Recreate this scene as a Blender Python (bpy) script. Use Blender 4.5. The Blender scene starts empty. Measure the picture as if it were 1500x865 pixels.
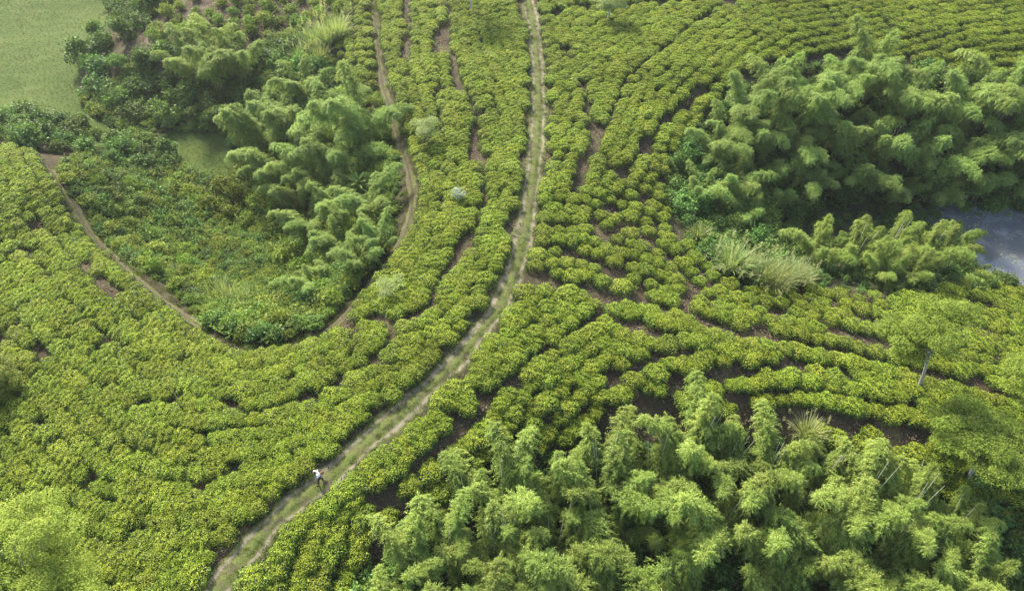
import bpy, math, random
import numpy as np
from mathutils import Vector, Matrix, Euler

# ------------------------------------------------------------------ camera, sky, sun, exposure
S = bpy.context.scene
COL = S.collection
F_PX, CAM_H, PITCH = 1100.0, 44.0, math.radians(46.6)
cam_data = bpy.data.cameras.new('camera')
cam_data.sensor_width = 36.0
cam_data.lens = 36.0 * F_PX / 1500.0
cam_data.clip_end = 3000.0
cam = bpy.data.objects.new('camera', cam_data)
cam.location = (0, 0, CAM_H)
cam.rotation_euler = (math.pi / 2 - PITCH, 0, 0)
COL.objects.link(cam)
S.camera = cam

SUN_AZ, SUN_EL = math.radians(-30), math.radians(40)      # azimuth clockwise from +Y
world = bpy.data.worlds.new('World')
S.world = world
world.use_nodes = True
wn = world.node_tree
bg = wn.nodes['Background']
sky = wn.nodes.new('ShaderNodeTexSky')
sky.sky_type = 'NISHITA'
sky.sun_disc = False
sky.sun_elevation = SUN_EL
sky.sun_rotation = SUN_AZ
sky.dust_density = 3.0
sky.air_density = 1.2
bg.inputs['Strength'].default_value = 0.15
wn.links.new(sky.outputs['Color'], bg.inputs['Color'])
sun_data = bpy.data.lights.new('sun', 'SUN')
sun_data.energy = 4.4
sun_data.angle = math.radians(10)
sun_data.color = (1.0, 0.93, 0.80)
sun = bpy.data.objects.new('sun', sun_data)
COL.objects.link(sun)
sd = Vector((math.sin(SUN_AZ) * math.cos(SUN_EL), math.cos(SUN_AZ) * math.cos(SUN_EL), math.sin(SUN_EL)))
sun.rotation_euler = sd.to_track_quat('Z', 'Y').to_euler()
sun.location = sd * 200
S.view_settings.view_transform = 'Standard'
S.view_settings.look = 'None'
S.view_settings.exposure = 1.55
S.view_settings.gamma = 1.0
S.view_settings.use_curve_mapping = False
S.render.engine = 'CYCLES'
S.cycles.max_bounces = 7
S.cycles.diffuse_bounces = 4
S.cycles.glossy_bounces = 2
S.cycles.transmission_bounces = 4
S.cycles.volume_bounces = 0
S.cycles.use_denoising = True

# ------------------------------------------------------------------ numbers: projection, terrain
rng = np.random.default_rng(7)
random.seed(7)
cp, sp = math.cos(PITCH), math.sin(PITCH)

def ray(px, py):
    u = (np.asarray(px, float) - 750.0) / F_PX
    v = (432.5 - np.asarray(py, float)) / F_PX
    return np.stack([u, cp + v * sp, -sp + v * cp], -1)

def plane_hit(px, py, z):
    d = ray(px, py)
    t = (np.asarray(z, float) - CAM_H) / d[..., 2]
    return d[..., 0] * t, d[..., 1] * t

def project(x, y, z):
    dz = z - CAM_H
    zc = y * cp - dz * sp
    return 750 + F_PX * x / zc, 432.5 - F_PX * (y * sp + dz * cp) / zc, zc

CTL = [  # surveyed spot heights: (picture column, row, height relative to the track)
 (775,0,0),(785,150,0),(775,300,0),(735,430,0),(640,540,0),(540,640,0),(430,760,0),(330,860,0),(150,1050,-.4),(775,-90,.3),
 (250,620,-.3),(100,500,-1),(0,400,-1.5),(0,700,-1.5),(200,800,-.8),(0,865,-2),(-200,600,-3),(-200,900,-3),(400,600,-.2),
 (90,270,-2.5),(190,400,-2),(320,495,-1.5),(400,510,-1.3),(480,483,-1.2),(560,385,-1.2),(605,290,-1.2),(590,220,-1.3),(565,140,-1.5),(550,20,-1.5),
 (680,200,-.3),(660,80,-.3),(620,350,-.4),
 (350,440,-5.8),(270,400,-6.2),(180,330,-6),(440,430,-5.8),(520,330,-6),(540,250,-5),(500,180,-5.5),
 (400,330,-10.3),(330,300,-10.4),(300,220,-9.8),(260,190,-9.5),(200,150,-9.5),(60,60,-9.5),(0,120,-9.5),(150,20,-9.5),(100,-60,-9.5),(-150,50,-9.5),
 (100,235,-4.5),(0,210,-4.5),(-150,260,-4.5),
 (150,170,-9.3),(300,185,-9),(400,195,-8.5),(220,80,-5.5),(300,60,-4.5),(270,40,-4.5),(420,90,-5),(480,60,-3.5),(500,100,-3),(300,-40,-4),(450,-40,-3),
 (860,150,-.3),(900,60,-.2),(1000,20,0),(1200,10,.3),(1400,20,0),(1500,60,-.5),(1600,0,0),
 (900,300,-.8),(950,380,-1.2),(990,300,-2),(1010,210,-1.5),(1060,140,-1),(1150,90,-1.2),(1300,90,-1.5),(1450,130,-2),
 (1050,250,-4.5),(1150,200,-4.5),(1300,200,-5),(1450,220,-6.5),(1150,290,-8),(1300,300,-9),(1380,300,-9.3),
 (1400,335,-10.6),(1500,335,-10.6),(1440,365,-10.6),(1490,390,-10.6),(1540,400,-10.6),(1600,350,-10.2),(1600,250,-8),
 (1300,370,-7.8),(1150,350,-6.5),(1060,340,-4.5),(1050,400,-3),(1200,420,-3.5),(1350,405,-7.0),(1430,415,-8.6),(1500,445,-8),(1500,490,-6),(1600,480,-7),
 (880,440,-.8),(1000,460,-1.2),(1150,500,-2),(1300,540,-2.6),(1430,570,-3.2),(1500,620,-3.8),(1650,600,-5),
 (750,560,-.4),(900,520,-.8),(1050,570,-1.5),(1200,610,-2.2),(1350,650,-3),(600,720,-.4),(720,640,-1),(880,610,-1.6),(640,760,-2),
 (760,760,-4.5),(900,720,-4.5),(1050,690,-4.5),(1200,720,-5),(1350,760,-5.5),(600,850,-3),(800,900,-7),(1050,850,-7.5),(1300,880,-7.5),(1500,800,-6),(1000,1100,-9),(500,1000,-2),(1650,900,-8)]
CTL = np.array(CTL, float)
CTL[:, 2] *= 1.14
cx, cy = plane_hit(CTL[:, 0], CTL[:, 1], CTL[:, 2])

def tps_fit(x, y, z, lam=0.6):
    n = len(x)
    d2 = (x[:, None] - x) ** 2 + (y[:, None] - y) ** 2
    K = 0.5 * d2 * np.log(d2 + 1e-9) + lam * np.eye(n) * 10
    P = np.stack([np.ones(n), x, y], 1)
    A = np.block([[K, P], [P.T, np.zeros((3, 3))]])
    return np.linalg.solve(A, np.concatenate([z, np.zeros(3)]))
W = tps_fit(cx, cy, CTL[:, 2])

def tps(x, y):
    out = np.empty(x.shape).ravel()
    xf, yf = x.ravel(), y.ravel()
    for i in range(0, len(xf), 20000):
        a, b = xf[i:i + 20000, None], yf[i:i + 20000, None]
        d2 = (a - cx) ** 2 + (b - cy) ** 2
        out[i:i + 20000] = (0.5 * d2 * np.log(d2 + 1e-9)) @ W[:-3] + W[-3] + W[-2] * a[:, 0] + W[-1] * b[:, 0]
    return np.clip(out, -12.2, 4).reshape(x.shape)

class SmoothNoise:                                   # value noise from summed sines
    def __init__(s, seed, n=14, f0=0.25, f1=1.6):
        r = np.random.default_rng(seed)
        a = r.uniform(0, 6.283, n); f = r.uniform(f0, f1, n)
        s.k = np.stack([np.cos(a) * f, np.sin(a) * f]); s.p = r.uniform(0, 6.283, n); s.n = n
    def __call__(s, x, y):
        return sum(np.sin(x * s.k[0, i] + y * s.k[1, i] + s.p[i]) for i in range(s.n)) / s.n ** .5
n_lo, n_hi = SmoothNoise(1, 14, .15, .7), SmoothNoise(2, 16, .8, 3.0)

GX0, GX1, GY0, GY1, GD = -92.0, 92.0, -12.0, 132.0, 0.5
gx = np.arange(GX0, GX1 + .01, GD); gy = np.arange(GY0, GY1 + .01, GD)
GXX, GYY = np.meshgrid(gx, gy, indexing='ij')
GZ = tps(np.clip(GXX, -80, 80), np.clip(GYY, 2, 122))

def interp(g, x, y):
    fx = np.clip((np.asarray(x, float) - GX0) / GD, 0, len(gx) - 1.001)
    fy = np.clip((np.asarray(y, float) - GY0) / GD, 0, len(gy) - 1.001)
    i, j = fx.astype(int), fy.astype(int); a, b = fx - i, fy - j
    return g[i, j] * (1 - a) * (1 - b) + g[i + 1, j] * a * (1 - b) + g[i, j + 1] * (1 - a) * b + g[i + 1, j + 1] * a * b

def seg_dist(x, y, pl):
    """distance to a polyline, direction of its nearest segment, position along it"""
    x, y = np.asarray(x, float), np.asarray(y, float)
    best = np.full(x.shape, 1e9); ang = np.zeros(x.shape); along = np.zeros(x.shape); acc = 0
    for (x0, y0), (x1, y1) in zip(pl[:-1], pl[1:]):
        dx, dy = x1 - x0, y1 - y0; L2 = dx * dx + dy * dy + 1e-9; L = L2 ** .5
        t = np.clip(((x - x0) * dx + (y - y0) * dy) / L2, 0, 1)
        d = np.hypot(x - x0 - t * dx, y - y0 - t * dy)
        m = d < best
        best = np.where(m, d, best); ang = np.where(m, math.atan2(dy, dx), ang); along = np.where(m, acc + t * L, along)
        acc += L
    return best, ang, along

def in_poly(x, y, poly):
    x, y = np.asarray(x, float), np.asarray(y, float)
    c = np.zeros(x.shape, bool); n = len(poly)
    for i in range(n):
        x0, y0 = poly[i]; x1, y1 = poly[i - 1]
        c ^= ((y0 > y) != (y1 > y)) & (x < (x1 - x0) * (y - y0) / (y1 - y0 + 1e-12) + x0)
    return c

def ground_hit(pts):
    """where the sight lines through picture points meet the terrain"""
    p = np.array(pts, float); d = ray(p[:, 0], p[:, 1])
    t = np.full(len(p), 15.0); tt = t.copy(); done = np.zeros(len(p), bool)
    for _ in range(700):
        pos = d * tt[:, None]; pos[:, 2] += CAM_H
        below = pos[:, 2] < interp(GZ, pos[:, 0], pos[:, 1])
        done |= below
        tt = np.where(done, tt, tt + .25)
    pos = d * (tt - .12)[:, None]
    return [(a, b) for a, b in pos[:, :2]]

ROAD_L = [(772,-60),(765,0),(773,50),(777,100),(778,151),(777,191),(770,235),(763,288),(757,323),(750,357),(740,391),(728,424),(708,458),(681,491),(651,525),(617,558),(564,608),(517,642),(469,689),(402,743),(365,776),(335,810),(309,843),(270,885),(150,1000)]
ROAD_R = [(790,-60),(783,0),(793,50),(798,100),(800,151),(798,191),(797,235),(792,288),(787,323),(780,357),(772,391),(758,424),(748,458),(718,491),(698,525),(661,558),(607,608),(564,642),(508,702),(446,743),(416,776),(389,810),(362,843),(335,885),(220,1000)]
rl, rr = ground_hit(ROAD_L), ground_hit(ROAD_R)

def resample(pl, step):
    p = np.array(pl, float); s = np.concatenate([[0], np.cumsum(np.hypot(*np.diff(p, axis=0).T))])
    n = max(2, int(s[-1] / step)); q = np.linspace(0, s[-1], n)
    o = np.stack([np.interp(q, s, p[:, 0]), np.interp(q, s, p[:, 1])], 1)
    for _ in range(int(1.0 / step) + 2):
        o[1:-1] = (o[:-2] + 2 * o[1:-1] + o[2:]) / 4
    return o
road = resample([((a[0] + b[0]) / 2, (a[1] + b[1]) / 2) for a, b in zip(rl, rr)], .4)
ROAD_HALF = .98
rim = resample(ground_hit([(70,245),(85,262),(100,282),(118,320),(140,350),(165,375),(195,405),(240,440),(290,472),(322,494),(340,510),(365,517),(400,512),(440,503),(480,481),(503,462),(522,438),(546,409),(571,375),(590,345),(602,312),(605,282),(599,250),(590,220),(578,182),(569,150),(559,118),(555,80),(551,40),(546,5),(542,-40)]), .4)
knoll = resample(ground_hit([(205,80),(215,62),(225,45),(250,32),(280,18),(310,8),(340,-8)]), .4)

dr = seg_dist(GXX, GYY, road)[0]; dm = seg_dist(GXX, GYY, rim[::3])[0]; dk = seg_dist(GXX, GYY, knoll[::3])[0]
calm = np.clip((np.minimum(np.minimum(dr - 1.2, dm - .9), dk - .9)) / 1.5, 0, 1)
GZ = GZ + calm * (.16 * n_lo(GXX, GYY) + .045 * n_hi(GXX, GYY)) - .35 * np.exp(-(dm / .9) ** 2)
H = lambda x, y: interp(GZ, x, y)
hit = ground_hit
hz = lambda x, y: float(interp(GZ, np.array(x), np.array(y)))

# ------------------------------------------------------------------ helpers: meshes, tags
def link(o, parent=None):
    COL.objects.link(o)
    if parent is not None: o.parent = parent
    return o

def tag(o, label=None, cat=None, group=None, kind=None):
    if label: o['label'] = label
    if cat: o['category'] = cat
    if group: o['group'] = group
    if kind: o['kind'] = kind
    return o

def empty(name, loc, rz=0, scale=1):
    o = bpy.data.objects.new(name, None); o.location = loc; o.rotation_euler = (0, 0, rz); o.scale = (scale,) * 3
    o.empty_display_size = .3
    return link(o)

class MB:
    """collects vertices and faces with a material slot for each face"""
    def __init__(s): s.v, s.q, s.m, s.n = [], [], [], 0
    def add(s, verts, faces, mat=0):
        verts = np.asarray(verts, float); f = np.asarray(faces, int) + s.n
        s.v.append(verts); s.q.append(f); s.m.append(np.full(len(f), mat)); s.n += len(verts)
    def leaves(s, P, D, N, L, Wd, mat=0, fold=.18):
        """one folded rhombic leaf for each row"""
        n = len(P); D = D / (np.linalg.norm(D, axis=1, keepdims=True) + 1e-9)
        B = np.cross(N, D); B /= (np.linalg.norm(B, axis=1, keepdims=True) + 1e-9)
        N2 = np.cross(D, B); L = np.broadcast_to(L, n)[:, None]; Wd = np.broadcast_to(Wd, n)[:, None]
        mid = P + D * L * .45 - N2 * Wd * fold
        V = np.stack([P, mid + B * Wd * .5, P + D * L - N2 * L * .08, mid - B * Wd * .5], 1).reshape(-1, 3)
        s.add(V, np.arange(4 * n).reshape(n, 4), mat)
    def tube(s, path, rad, sides=6, mat=0, cap=True):
        p = np.asarray(path, float); k = len(p); rad = np.broadcast_to(rad, k)
        t = np.gradient(p, axis=0); t /= (np.linalg.norm(t, axis=1, keepdims=True) + 1e-9)
        up = np.array([0.31, 0.95, 0.05]); a = np.cross(t, up); a /= (np.linalg.norm(a, axis=1, keepdims=True) + 1e-9); b = np.cross(t, a)
        an = np.arange(sides) * 2 * math.pi / sides
        V = p[:, None] + rad[:, None, None] * (a[:, None] * np.cos(an)[None, :, None] + b[:, None] * np.sin(an)[None, :, None])
        i = np.arange(k - 1)[:, None] * sides; j = np.arange(sides)[None]; j2 = (j + 1) % sides
        f = np.stack([i + j, i + j2, i + sides + j2, i + sides + j], -1).reshape(-1, 4)
        s.add(V.reshape(-1, 3), f, mat)
    def mesh(s, name, mats, smooth=False):
        me = bpy.data.meshes.new(name); V = np.concatenate(s.v)
        me.vertices.add(len(V)); me.vertices.foreach_set('co', V.ravel())
        Q = np.concatenate(s.q); me.loops.add(Q.size); me.loops.foreach_set('vertex_index', Q.ravel())
        me.polygons.add(len(Q)); me.polygons.foreach_set('loop_start', np.arange(len(Q)) * 4)
        me.polygons.foreach_set('material_index', np.concatenate(s.m))
        if smooth: me.polygons.foreach_set('use_smooth', np.ones(len(Q), bool))
        for m in mats: me.materials.append(m)
        me.update(calc_edges=True); me.validate()
        return me
    def obj(s, name, mats, parent=None, smooth=False):
        return link(bpy.data.objects.new(name, s.mesh(name, mats, smooth)), parent)

def unit(v): return v / (np.linalg.norm(v, axis=-1, keepdims=True) + 1e-9)
def rand_dir(r, n): return unit(r.normal(size=(n, 3)))

# ------------------------------------------------------------------ materials
def nodes(name):
    m = bpy.data.materials.new(name); m.use_nodes = True
    t = m.node_tree; b = t.nodes['Principled BSDF']
    return m, t, b, t.nodes['Material Output']
def N_(t, typ, **k):
    n = t.nodes.new(typ)
    for a, v in k.items(): setattr(n, a, v)
    return n
def ramp(t, fac, stops, interp_='LINEAR'):
    r = N_(t, 'ShaderNodeValToRGB'); e = r.color_ramp.elements; r.color_ramp.interpolation = interp_
    while len(e) < len(stops): e.new(.5)
    for el, (p, c) in zip(e, stops): el.position = p; el.color = (*c, 1) if len(c) == 3 else c
    t.links.new(fac, r.inputs[0]); return r.outputs[0]
def noise(t, vec, scale, detail=4, rough=.6):
    n = N_(t, 'ShaderNodeTexNoise'); n.inputs['Scale'].default_value = scale
    n.inputs['Detail'].default_value = detail; n.inputs['Roughness'].default_value = rough
    if vec is not None: t.links.new(vec, n.inputs['Vector'])
    return n.outputs['Fac']
def mixc(t, fac, a, b, mode='MIX'):
    m = N_(t, 'ShaderNodeMix', data_type='RGBA', blend_type=mode)
    for s, v in ((m.inputs[0], fac), (m.inputs[6], a), (m.inputs[7], b)):
        if isinstance(v, (int, float)): s.default_value = v
        elif isinstance(v, tuple): s.default_value = (*v, 1)
        else: t.links.new(v, s)
    return m.outputs[2]
def mathn(t, op, a, b=0.0, clamp=False):
    m = N_(t, 'ShaderNodeMath', operation=op, use_clamp=clamp)
    for s, v in ((m.inputs[0], a), (m.inputs[1], b)):
        if isinstance(v, (int, float)): s.default_value = v
        else: t.links.new(v, s)
    return m.outputs[0]

def leaf_mat(name, stops, trans=.35, hue=.02, val=.25, rough=.5, tcol=(1.0, 1.05, .5), spec=.25, patch=.14):
    """leaf: each leaf its own shade, each plant its own cast, part of the light shining through"""
    m, t, b, out = nodes(name)
    g = N_(t, 'ShaderNodeNewGeometry'); oi = N_(t, 'ShaderNodeObjectInfo')
    c = ramp(t, g.outputs['Random Per Island'], stops)
    h = N_(t, 'ShaderNodeHueSaturation')
    t.links.new(c, h.inputs['Color'])
    t.links.new(mathn(t, 'ADD', mathn(t, 'MULTIPLY', oi.outputs['Random'], hue * 2), .5 - hue), h.inputs['Hue'])
    r2 = mathn(t, 'FRACT', mathn(t, 'MULTIPLY', oi.outputs['Random'], 17.31))
    pn = noise(t, g.outputs['Position'], .13, 3, .55)             # stands differ in age and vigour across the slope
    t.links.new(mathn(t, 'ADD', mathn(t, 'MULTIPLY', r2, val * 2), mathn(t, 'ADD', mathn(t, 'MULTIPLY', mathn(t, 'SUBTRACT', pn, .5), patch * 5), 1 - val)), h.inputs['Value'])
    col = h.outputs['Color']
    t.links.new(col, b.inputs['Base Color']); b.inputs['Roughness'].default_value = rough
    b.inputs['Specular IOR Level'].default_value = spec
    tr = N_(t, 'ShaderNodeBsdfTranslucent'); t.links.new(mixc(t, 1.0, col, tcol, 'MULTIPLY'), tr.inputs['Color'])
    mx = N_(t, 'ShaderNodeMixShader'); mx.inputs[0].default_value = trans
    t.links.new(b.outputs[0], mx.inputs[1]); t.links.new(tr.outputs[0], mx.inputs[2]); t.links.new(mx.outputs[0], out.inputs['Surface'])
    return m

def plain_mat(name, c0, c1, scale=6, rough=.8, bump=.3, spec=.2):
    m, t, b, out = nodes(name)
    tc = N_(t, 'ShaderNodeTexCoord'); f = noise(t, tc.outputs['Object'], scale)
    t.links.new(ramp(t, f, [(.3, c0), (.7, c1)]), b.inputs['Base Color'])
    b.inputs['Roughness'].default_value = rough; b.inputs['Specular IOR Level'].default_value = spec
    if bump:
        bp = N_(t, 'ShaderNodeBump'); bp.inputs['Strength'].default_value = bump; t.links.new(f, bp.inputs['Height']); t.links.new(bp.outputs[0], b.inputs['Normal'])
    return m

M = {}
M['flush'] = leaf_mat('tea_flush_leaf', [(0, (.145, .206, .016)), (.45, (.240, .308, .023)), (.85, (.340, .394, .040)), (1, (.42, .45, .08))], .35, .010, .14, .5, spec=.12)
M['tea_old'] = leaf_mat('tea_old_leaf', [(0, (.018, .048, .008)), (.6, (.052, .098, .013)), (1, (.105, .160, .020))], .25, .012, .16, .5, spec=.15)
M['bamboo'] = leaf_mat('bamboo_leaf', [(0, (.110, .180, .034)), (.5, (.205, .282, .052)), (.93, (.320, .385, .080)), (1, (.42, .40, .14))], .36, .010, .14, .55, spec=.12)
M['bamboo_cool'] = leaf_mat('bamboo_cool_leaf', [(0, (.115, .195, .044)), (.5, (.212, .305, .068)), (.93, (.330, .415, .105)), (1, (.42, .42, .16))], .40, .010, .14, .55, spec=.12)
M['shrub'] = leaf_mat('shrub_leaf', [(0, (.046, .100, .022)), (.55, (.095, .168, .034)), (1, (.17, .245, .050))], .3, .022, .28, .5, spec=.15)
M['scrub'] = leaf_mat('scrub_leaf', [(0, (.070, .125, .018)), (.55, (.145, .210, .028)), (.95, (.240, .295, .044)), (1, (.30, .27, .10))], .3, .022, .28, .55, spec=.12)
M['feather'] = leaf_mat('feathery_leaf', [(0, (.085, .135, .018)), (.5, (.160, .212, .028)), (1, (.26, .31, .045))], .3, .012, .12, .55, spec=.1)
M['feather_pale'] = leaf_mat('feathery_pale_leaf', [(0, (.135, .200, .028)), (.5, (.235, .305, .042)), (1, (.35, .41, .07))], .35, .012, .10, .55, spec=.1)
M['pale'] = leaf_mat('pale_leaf', [(0, (.18, .24, .08)), (1, (.34, .40, .16))], .4, .01, .1, .55, spec=.1)
M['grey_leaf'] = leaf_mat('grey_leaf', [(0, (.16, .22, .12)), (1, (.27, .32, .21))], .3, .01, .1, .55)
M['reed'] = leaf_mat('reed_blade', [(0, (.16, .22, .07)), (.6, (.29, .34, .13)), (1, (.44, .45, .22))], .35, .02, .2, .5, spec=.15)
M['reed_head'] = leaf_mat('reed_plume', [(0, (.30, .31, .15)), (1, (.44, .43, .24))], .35, .01, .1, .7, spec=.05)
M['frond'] = leaf_mat('frond_leaf', [(0, (.07, .14, .02)), (.6, (.13, .21, .03)), (1, (.24, .30, .05))], .35, .01, .1, .4)
M['grass'] = leaf_mat('grass_blade', [(0, (.050, .086, .015)), (.6, (.090, .128, .022)), (1, (.14, .168, .036))], .3, .015, .2, .7, spec=.05)
M['twig'] = plain_mat('dry_twig', (.10, .07, .05), (.24, .18, .13), 9, .9)
M['wood'] = plain_mat('tea_wood', (.05, .04, .032), (.12, .10, .08), 20, .9)
M['bark'] = plain_mat('pale_bark', (.16, .145, .125), (.42, .40, .36), 7, .85)
M['band'] = plain_mat('yellow_paint', (.62, .46, .06), (.72, .56, .14), 12, .7, .1)
M['culm'] = plain_mat('bare_culm', (.34, .35, .23), (.56, .54, .41), 5, .5, 0)
M['culm_green'] = plain_mat('green_culm', (.10, .13, .04), (.2, .22, .08), 5, .5, 0)

def ground_mat():
    m, t, b, out = nodes('ground_soil')
    g = N_(t, 'ShaderNodeNewGeometry'); P = g.outputs['Position']
    at = N_(t, 'ShaderNodeAttribute', attribute_name='cover')
    sep = N_(t, 'ShaderNodeSeparateColor'); t.links.new(at.outputs['Color'], sep.inputs[0])
    n1, n2, n3 = noise(t, P, .55, 6, .65), noise(t, P, 4.5, 6, .7), noise(t, P, 22, 3, .7)
    soil = mixc(t, n2, ramp(t, n1, [(.3, (.027, .021, .012)), (.55, (.048, .037, .022)), (.75, (.082, .065, .040))]), ramp(t, n3, [(.35, (.023, .018, .011)), (.65, (.078, .061, .038))]))
    weed = ramp(t, n3, [(.35, (.045, .062, .020)), (.7, (.115, .130, .046))])
    soil = mixc(t, ramp(t, mathn(t, 'ADD', mathn(t, 'MULTIPLY', n1, .6), mathn(t, 'MULTIPLY', n2, .4)), [(.50, (0, 0, 0)), (.62, (.55, .55, .55))]), soil, weed)
    mn = noise(t, P, .16, 7, .7)
    grass = mixc(t, ramp(t, n2, [(.3, (0, 0, 0)), (.7, (1, 1, 1))]), ramp(t, mn, [(.35, (.032, .060, .012)), (.65, (.072, .094, .020))]), ramp(t, n3, [(.3, (.028, .054, .011)), (.7, (.076, .098, .024))]))
    grass = mixc(t, ramp(t, n1, [(.60, (0, 0, 0)), (.8, (.5, .5, .5))]), grass, (.13, .115, .05))
    litter = mixc(t, n2, (.026, .030, .014), ramp(t, n3, [(.35, (.03, .04, .016)), (.7, (.085, .085, .04))]))
    edge = mathn(t, 'ADD', sep.outputs[0], mathn(t, 'MULTIPLY', mathn(t, 'SUBTRACT', n2, .5), .7), True)
    c = mixc(t, sep.outputs[1], soil, litter)
    c = mixc(t, ramp(t, edge, [(.35, (0, 0, 0)), (.62, (1, 1, 1))]), c, grass)
    t.links.new(c, b.inputs['Base Color']); b.inputs['Roughness'].default_value = .95; b.inputs['Specular IOR Level'].default_value = .1
    bp = N_(t, 'ShaderNodeBump'); bp.inputs['Strength'].default_value = .6; bp.inputs['Distance'].default_value = .12
    t.links.new(mathn(t, 'ADD', n2, mathn(t, 'MULTIPLY', n3, .4)), bp.inputs['Height']); t.links.new(bp.outputs[0], b.inputs['Normal'])
    return m

def track_mat(name, rut, rutw, grassy, sand0, sand1):
    """a lane: across (0..1) and along (m) come from its UV map"""
    m, t, b, out = nodes(name)
    uv = N_(t, 'ShaderNodeUVMap'); sx = N_(t, 'ShaderNodeSeparateXYZ'); t.links.new(uv.outputs[0], sx.inputs[0])
    g = N_(t, 'ShaderNodeNewGeometry'); P = g.outputs['Position']
    n0, n1, n2, n3 = noise(t, P, .18, 3, .6), noise(t, P, .8, 5, .65), noise(t, P, 5, 6, .7), noise(t, P, 26, 3, .7)
    across = mathn(t, 'ADD', mathn(t, 'SUBTRACT', sx.outputs[0], .5), mathn(t, 'ADD', mathn(t, 'MULTIPLY', mathn(t, 'SUBTRACT', n1, .5), .30), mathn(t, 'MULTIPLY', mathn(t, 'SUBTRACT', n2, .5), .16)))
    d = mathn(t, 'ABSOLUTE', mathn(t, 'SUBTRACT', mathn(t, 'ABSOLUTE', across), rut))
    w = mathn(t, 'ADD', rutw * -.55, mathn(t, 'MULTIPLY', n0, rutw * 3.0))
    w = mathn(t, 'MAXIMUM', w, .01)
    worn = mathn(t, 'SUBTRACT', 1.15, mathn(t, 'DIVIDE', d, w), True)
    worn = mathn(t, 'ADD', worn, mathn(t, 'MULTIPLY', mathn(t, 'SUBTRACT', n2, .5), .7), True)
    worn = mathn(t, 'MULTIPLY', worn, mathn(t, 'MULTIPLY', n1, 1.7))
    sand = mixc(t, n2, ramp(t, n1, [(.3, sand0), (.7, sand1)]), ramp(t, n3, [(.3, sand0), (.7, sand1)]))
    soil = ramp(t, n3, [(.3, (.042, .034, .025)), (.7, (.105, .085, .062))])
    gr = ramp(t, mathn(t, 'ADD', mathn(t, 'MULTIPLY', n2, .5), mathn(t, 'MULTIPLY', n3, .5)), [(.35, (.052, .072, .017)), (.65, (.108, .125, .034))])
    gmask = ramp(t, mathn(t, 'ADD', mathn(t, 'MULTIPLY', n1, .5), mathn(t, 'MULTIPLY', n2, .5)), [(grassy, (0, 0, 0)), (grassy + .14, (1, 1, 1))])
    c = mixc(t, gmask, soil, gr)
    c = mixc(t, ramp(t, worn, [(.12, (0, 0, 0)), (.85, (1, 1, 1))]), c, sand)
    t.links.new(c, b.inputs['Base Color']); b.inputs['Roughness'].default_value = .95; b.inputs['Specular IOR Level'].default_value = .1
    bp = N_(t, 'ShaderNodeBump'); bp.inputs['Strength'].default_value = .6; bp.inputs['Distance'].default_value = .08
    t.links.new(mathn(t, 'ADD', n2, mathn(t, 'MULTIPLY', n3, .5)), bp.inputs['Height']); t.links.new(bp.outputs[0], b.inputs['Normal'])
    return m

def water_mat():
    m, t, b, out = nodes('pond_water')
    g = N_(t, 'ShaderNodeNewGeometry'); P = g.outputs['Position']
    n1, n2 = noise(t, P, .35, 5, .6), noise(t, P, 3.5, 4, .6)
    scum_glare = ramp(t, mathn(t, 'ADD', mathn(t, 'MULTIPLY', n1, .75), mathn(t, 'MULTIPLY', n2, .25)), [(.50, (0, 0, 0)), (.62, (.6, .6, .6))])  # pale patches: floating debris, and cloud reflection put into the colour
    t.links.new(mixc(t, scum_glare, (.095, .102, .108), (.24, .245, .24)), b.inputs['Base Color'])
    b.inputs['IOR'].default_value = 1.33; b.inputs['Specular IOR Level'].default_value = 1.0
    t.links.new(mathn(t, 'ADD', mathn(t, 'MULTIPLY', scum_glare, .12), .02), b.inputs['Roughness'])
    bp = N_(t, 'ShaderNodeBump'); bp.inputs['Strength'].default_value = .12; bp.inputs['Distance'].default_value = .05
    t.links.new(noise(t, P, 2.2, 3, .5), bp.inputs['Height']); t.links.new(bp.outputs[0], b.inputs['Normal'])
    return m

# ------------------------------------------------------------------ the setting: ground, track, paths, pond
TEA_L = hit([(-140,215),(0,222),(50,228),(84,272),(104,322),(130,358),(180,405),(230,445),(285,482),(318,510),(350,530),(400,524),(445,514),(490,495),(520,462),(548,425),(580,385),(606,350),(620,315),(624,285),(616,250),(606,215),(594,175),(584,145),(572,115),(567,80),(562,40),(556,5),(552,-55),(768,-55),(760,0)]) + \
        hit([(765,0),(773,50),(777,100),(778,151),(777,191),(770,235),(763,288),(757,323),(750,357),(740,391),(728,424),(708,458),(681,491),(651,525),(617,558),(564,608),(517,642),(469,689),(402,743),(365,776),(335,810),(309,843),(270,885),(150,1000),(-160,1000)])
TEA_R = hit([(790,-55),(783,0),(793,50),(798,100),(800,151),(798,191),(797,235),(792,288),(787,323),(780,357),(772,391),(758,424),(748,458),(718,491),(698,525),(661,558),(607,608),(564,642),(508,702),(446,743),(416,776),(389,810),(362,843),(335,885),(220,1000),
             (480,1000),(515,890),(545,835),(585,800),(640,775),(670,730),(700,690),(770,665),(850,640),(880,600),(960,575),(1000,590),(1080,612),(1180,630),(1235,660),(1245,700),(1330,705),(1420,740),(1520,790),(1640,800),(1640,470),(1500,432),(1420,415),(1330,440),(1250,440),(1170,425),(1110,430),(1055,412),(1015,375),(985,335),(968,300),(965,262),(975,232),(1010,190),(1045,150),(1080,110),(1130,88),(1230,72),(1340,92),(1440,118),(1520,130),(1640,130),(1640,-55)])
TEA_C = hit([(498,-50),(540,-50),(546,10),(550,60),(550,112),(515,118),(500,85),(492,40)])
BARE = hit([(858,640),(880,605),(925,585),(985,575),(1000,600),(965,645),(900,655)])
MEADOW = hit([(-300,-60),(205,-60),(165,0),(170,25),(140,55),(122,85),(115,130),(130,165),(190,190),(150,215),(60,190),(-300,190)])
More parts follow.
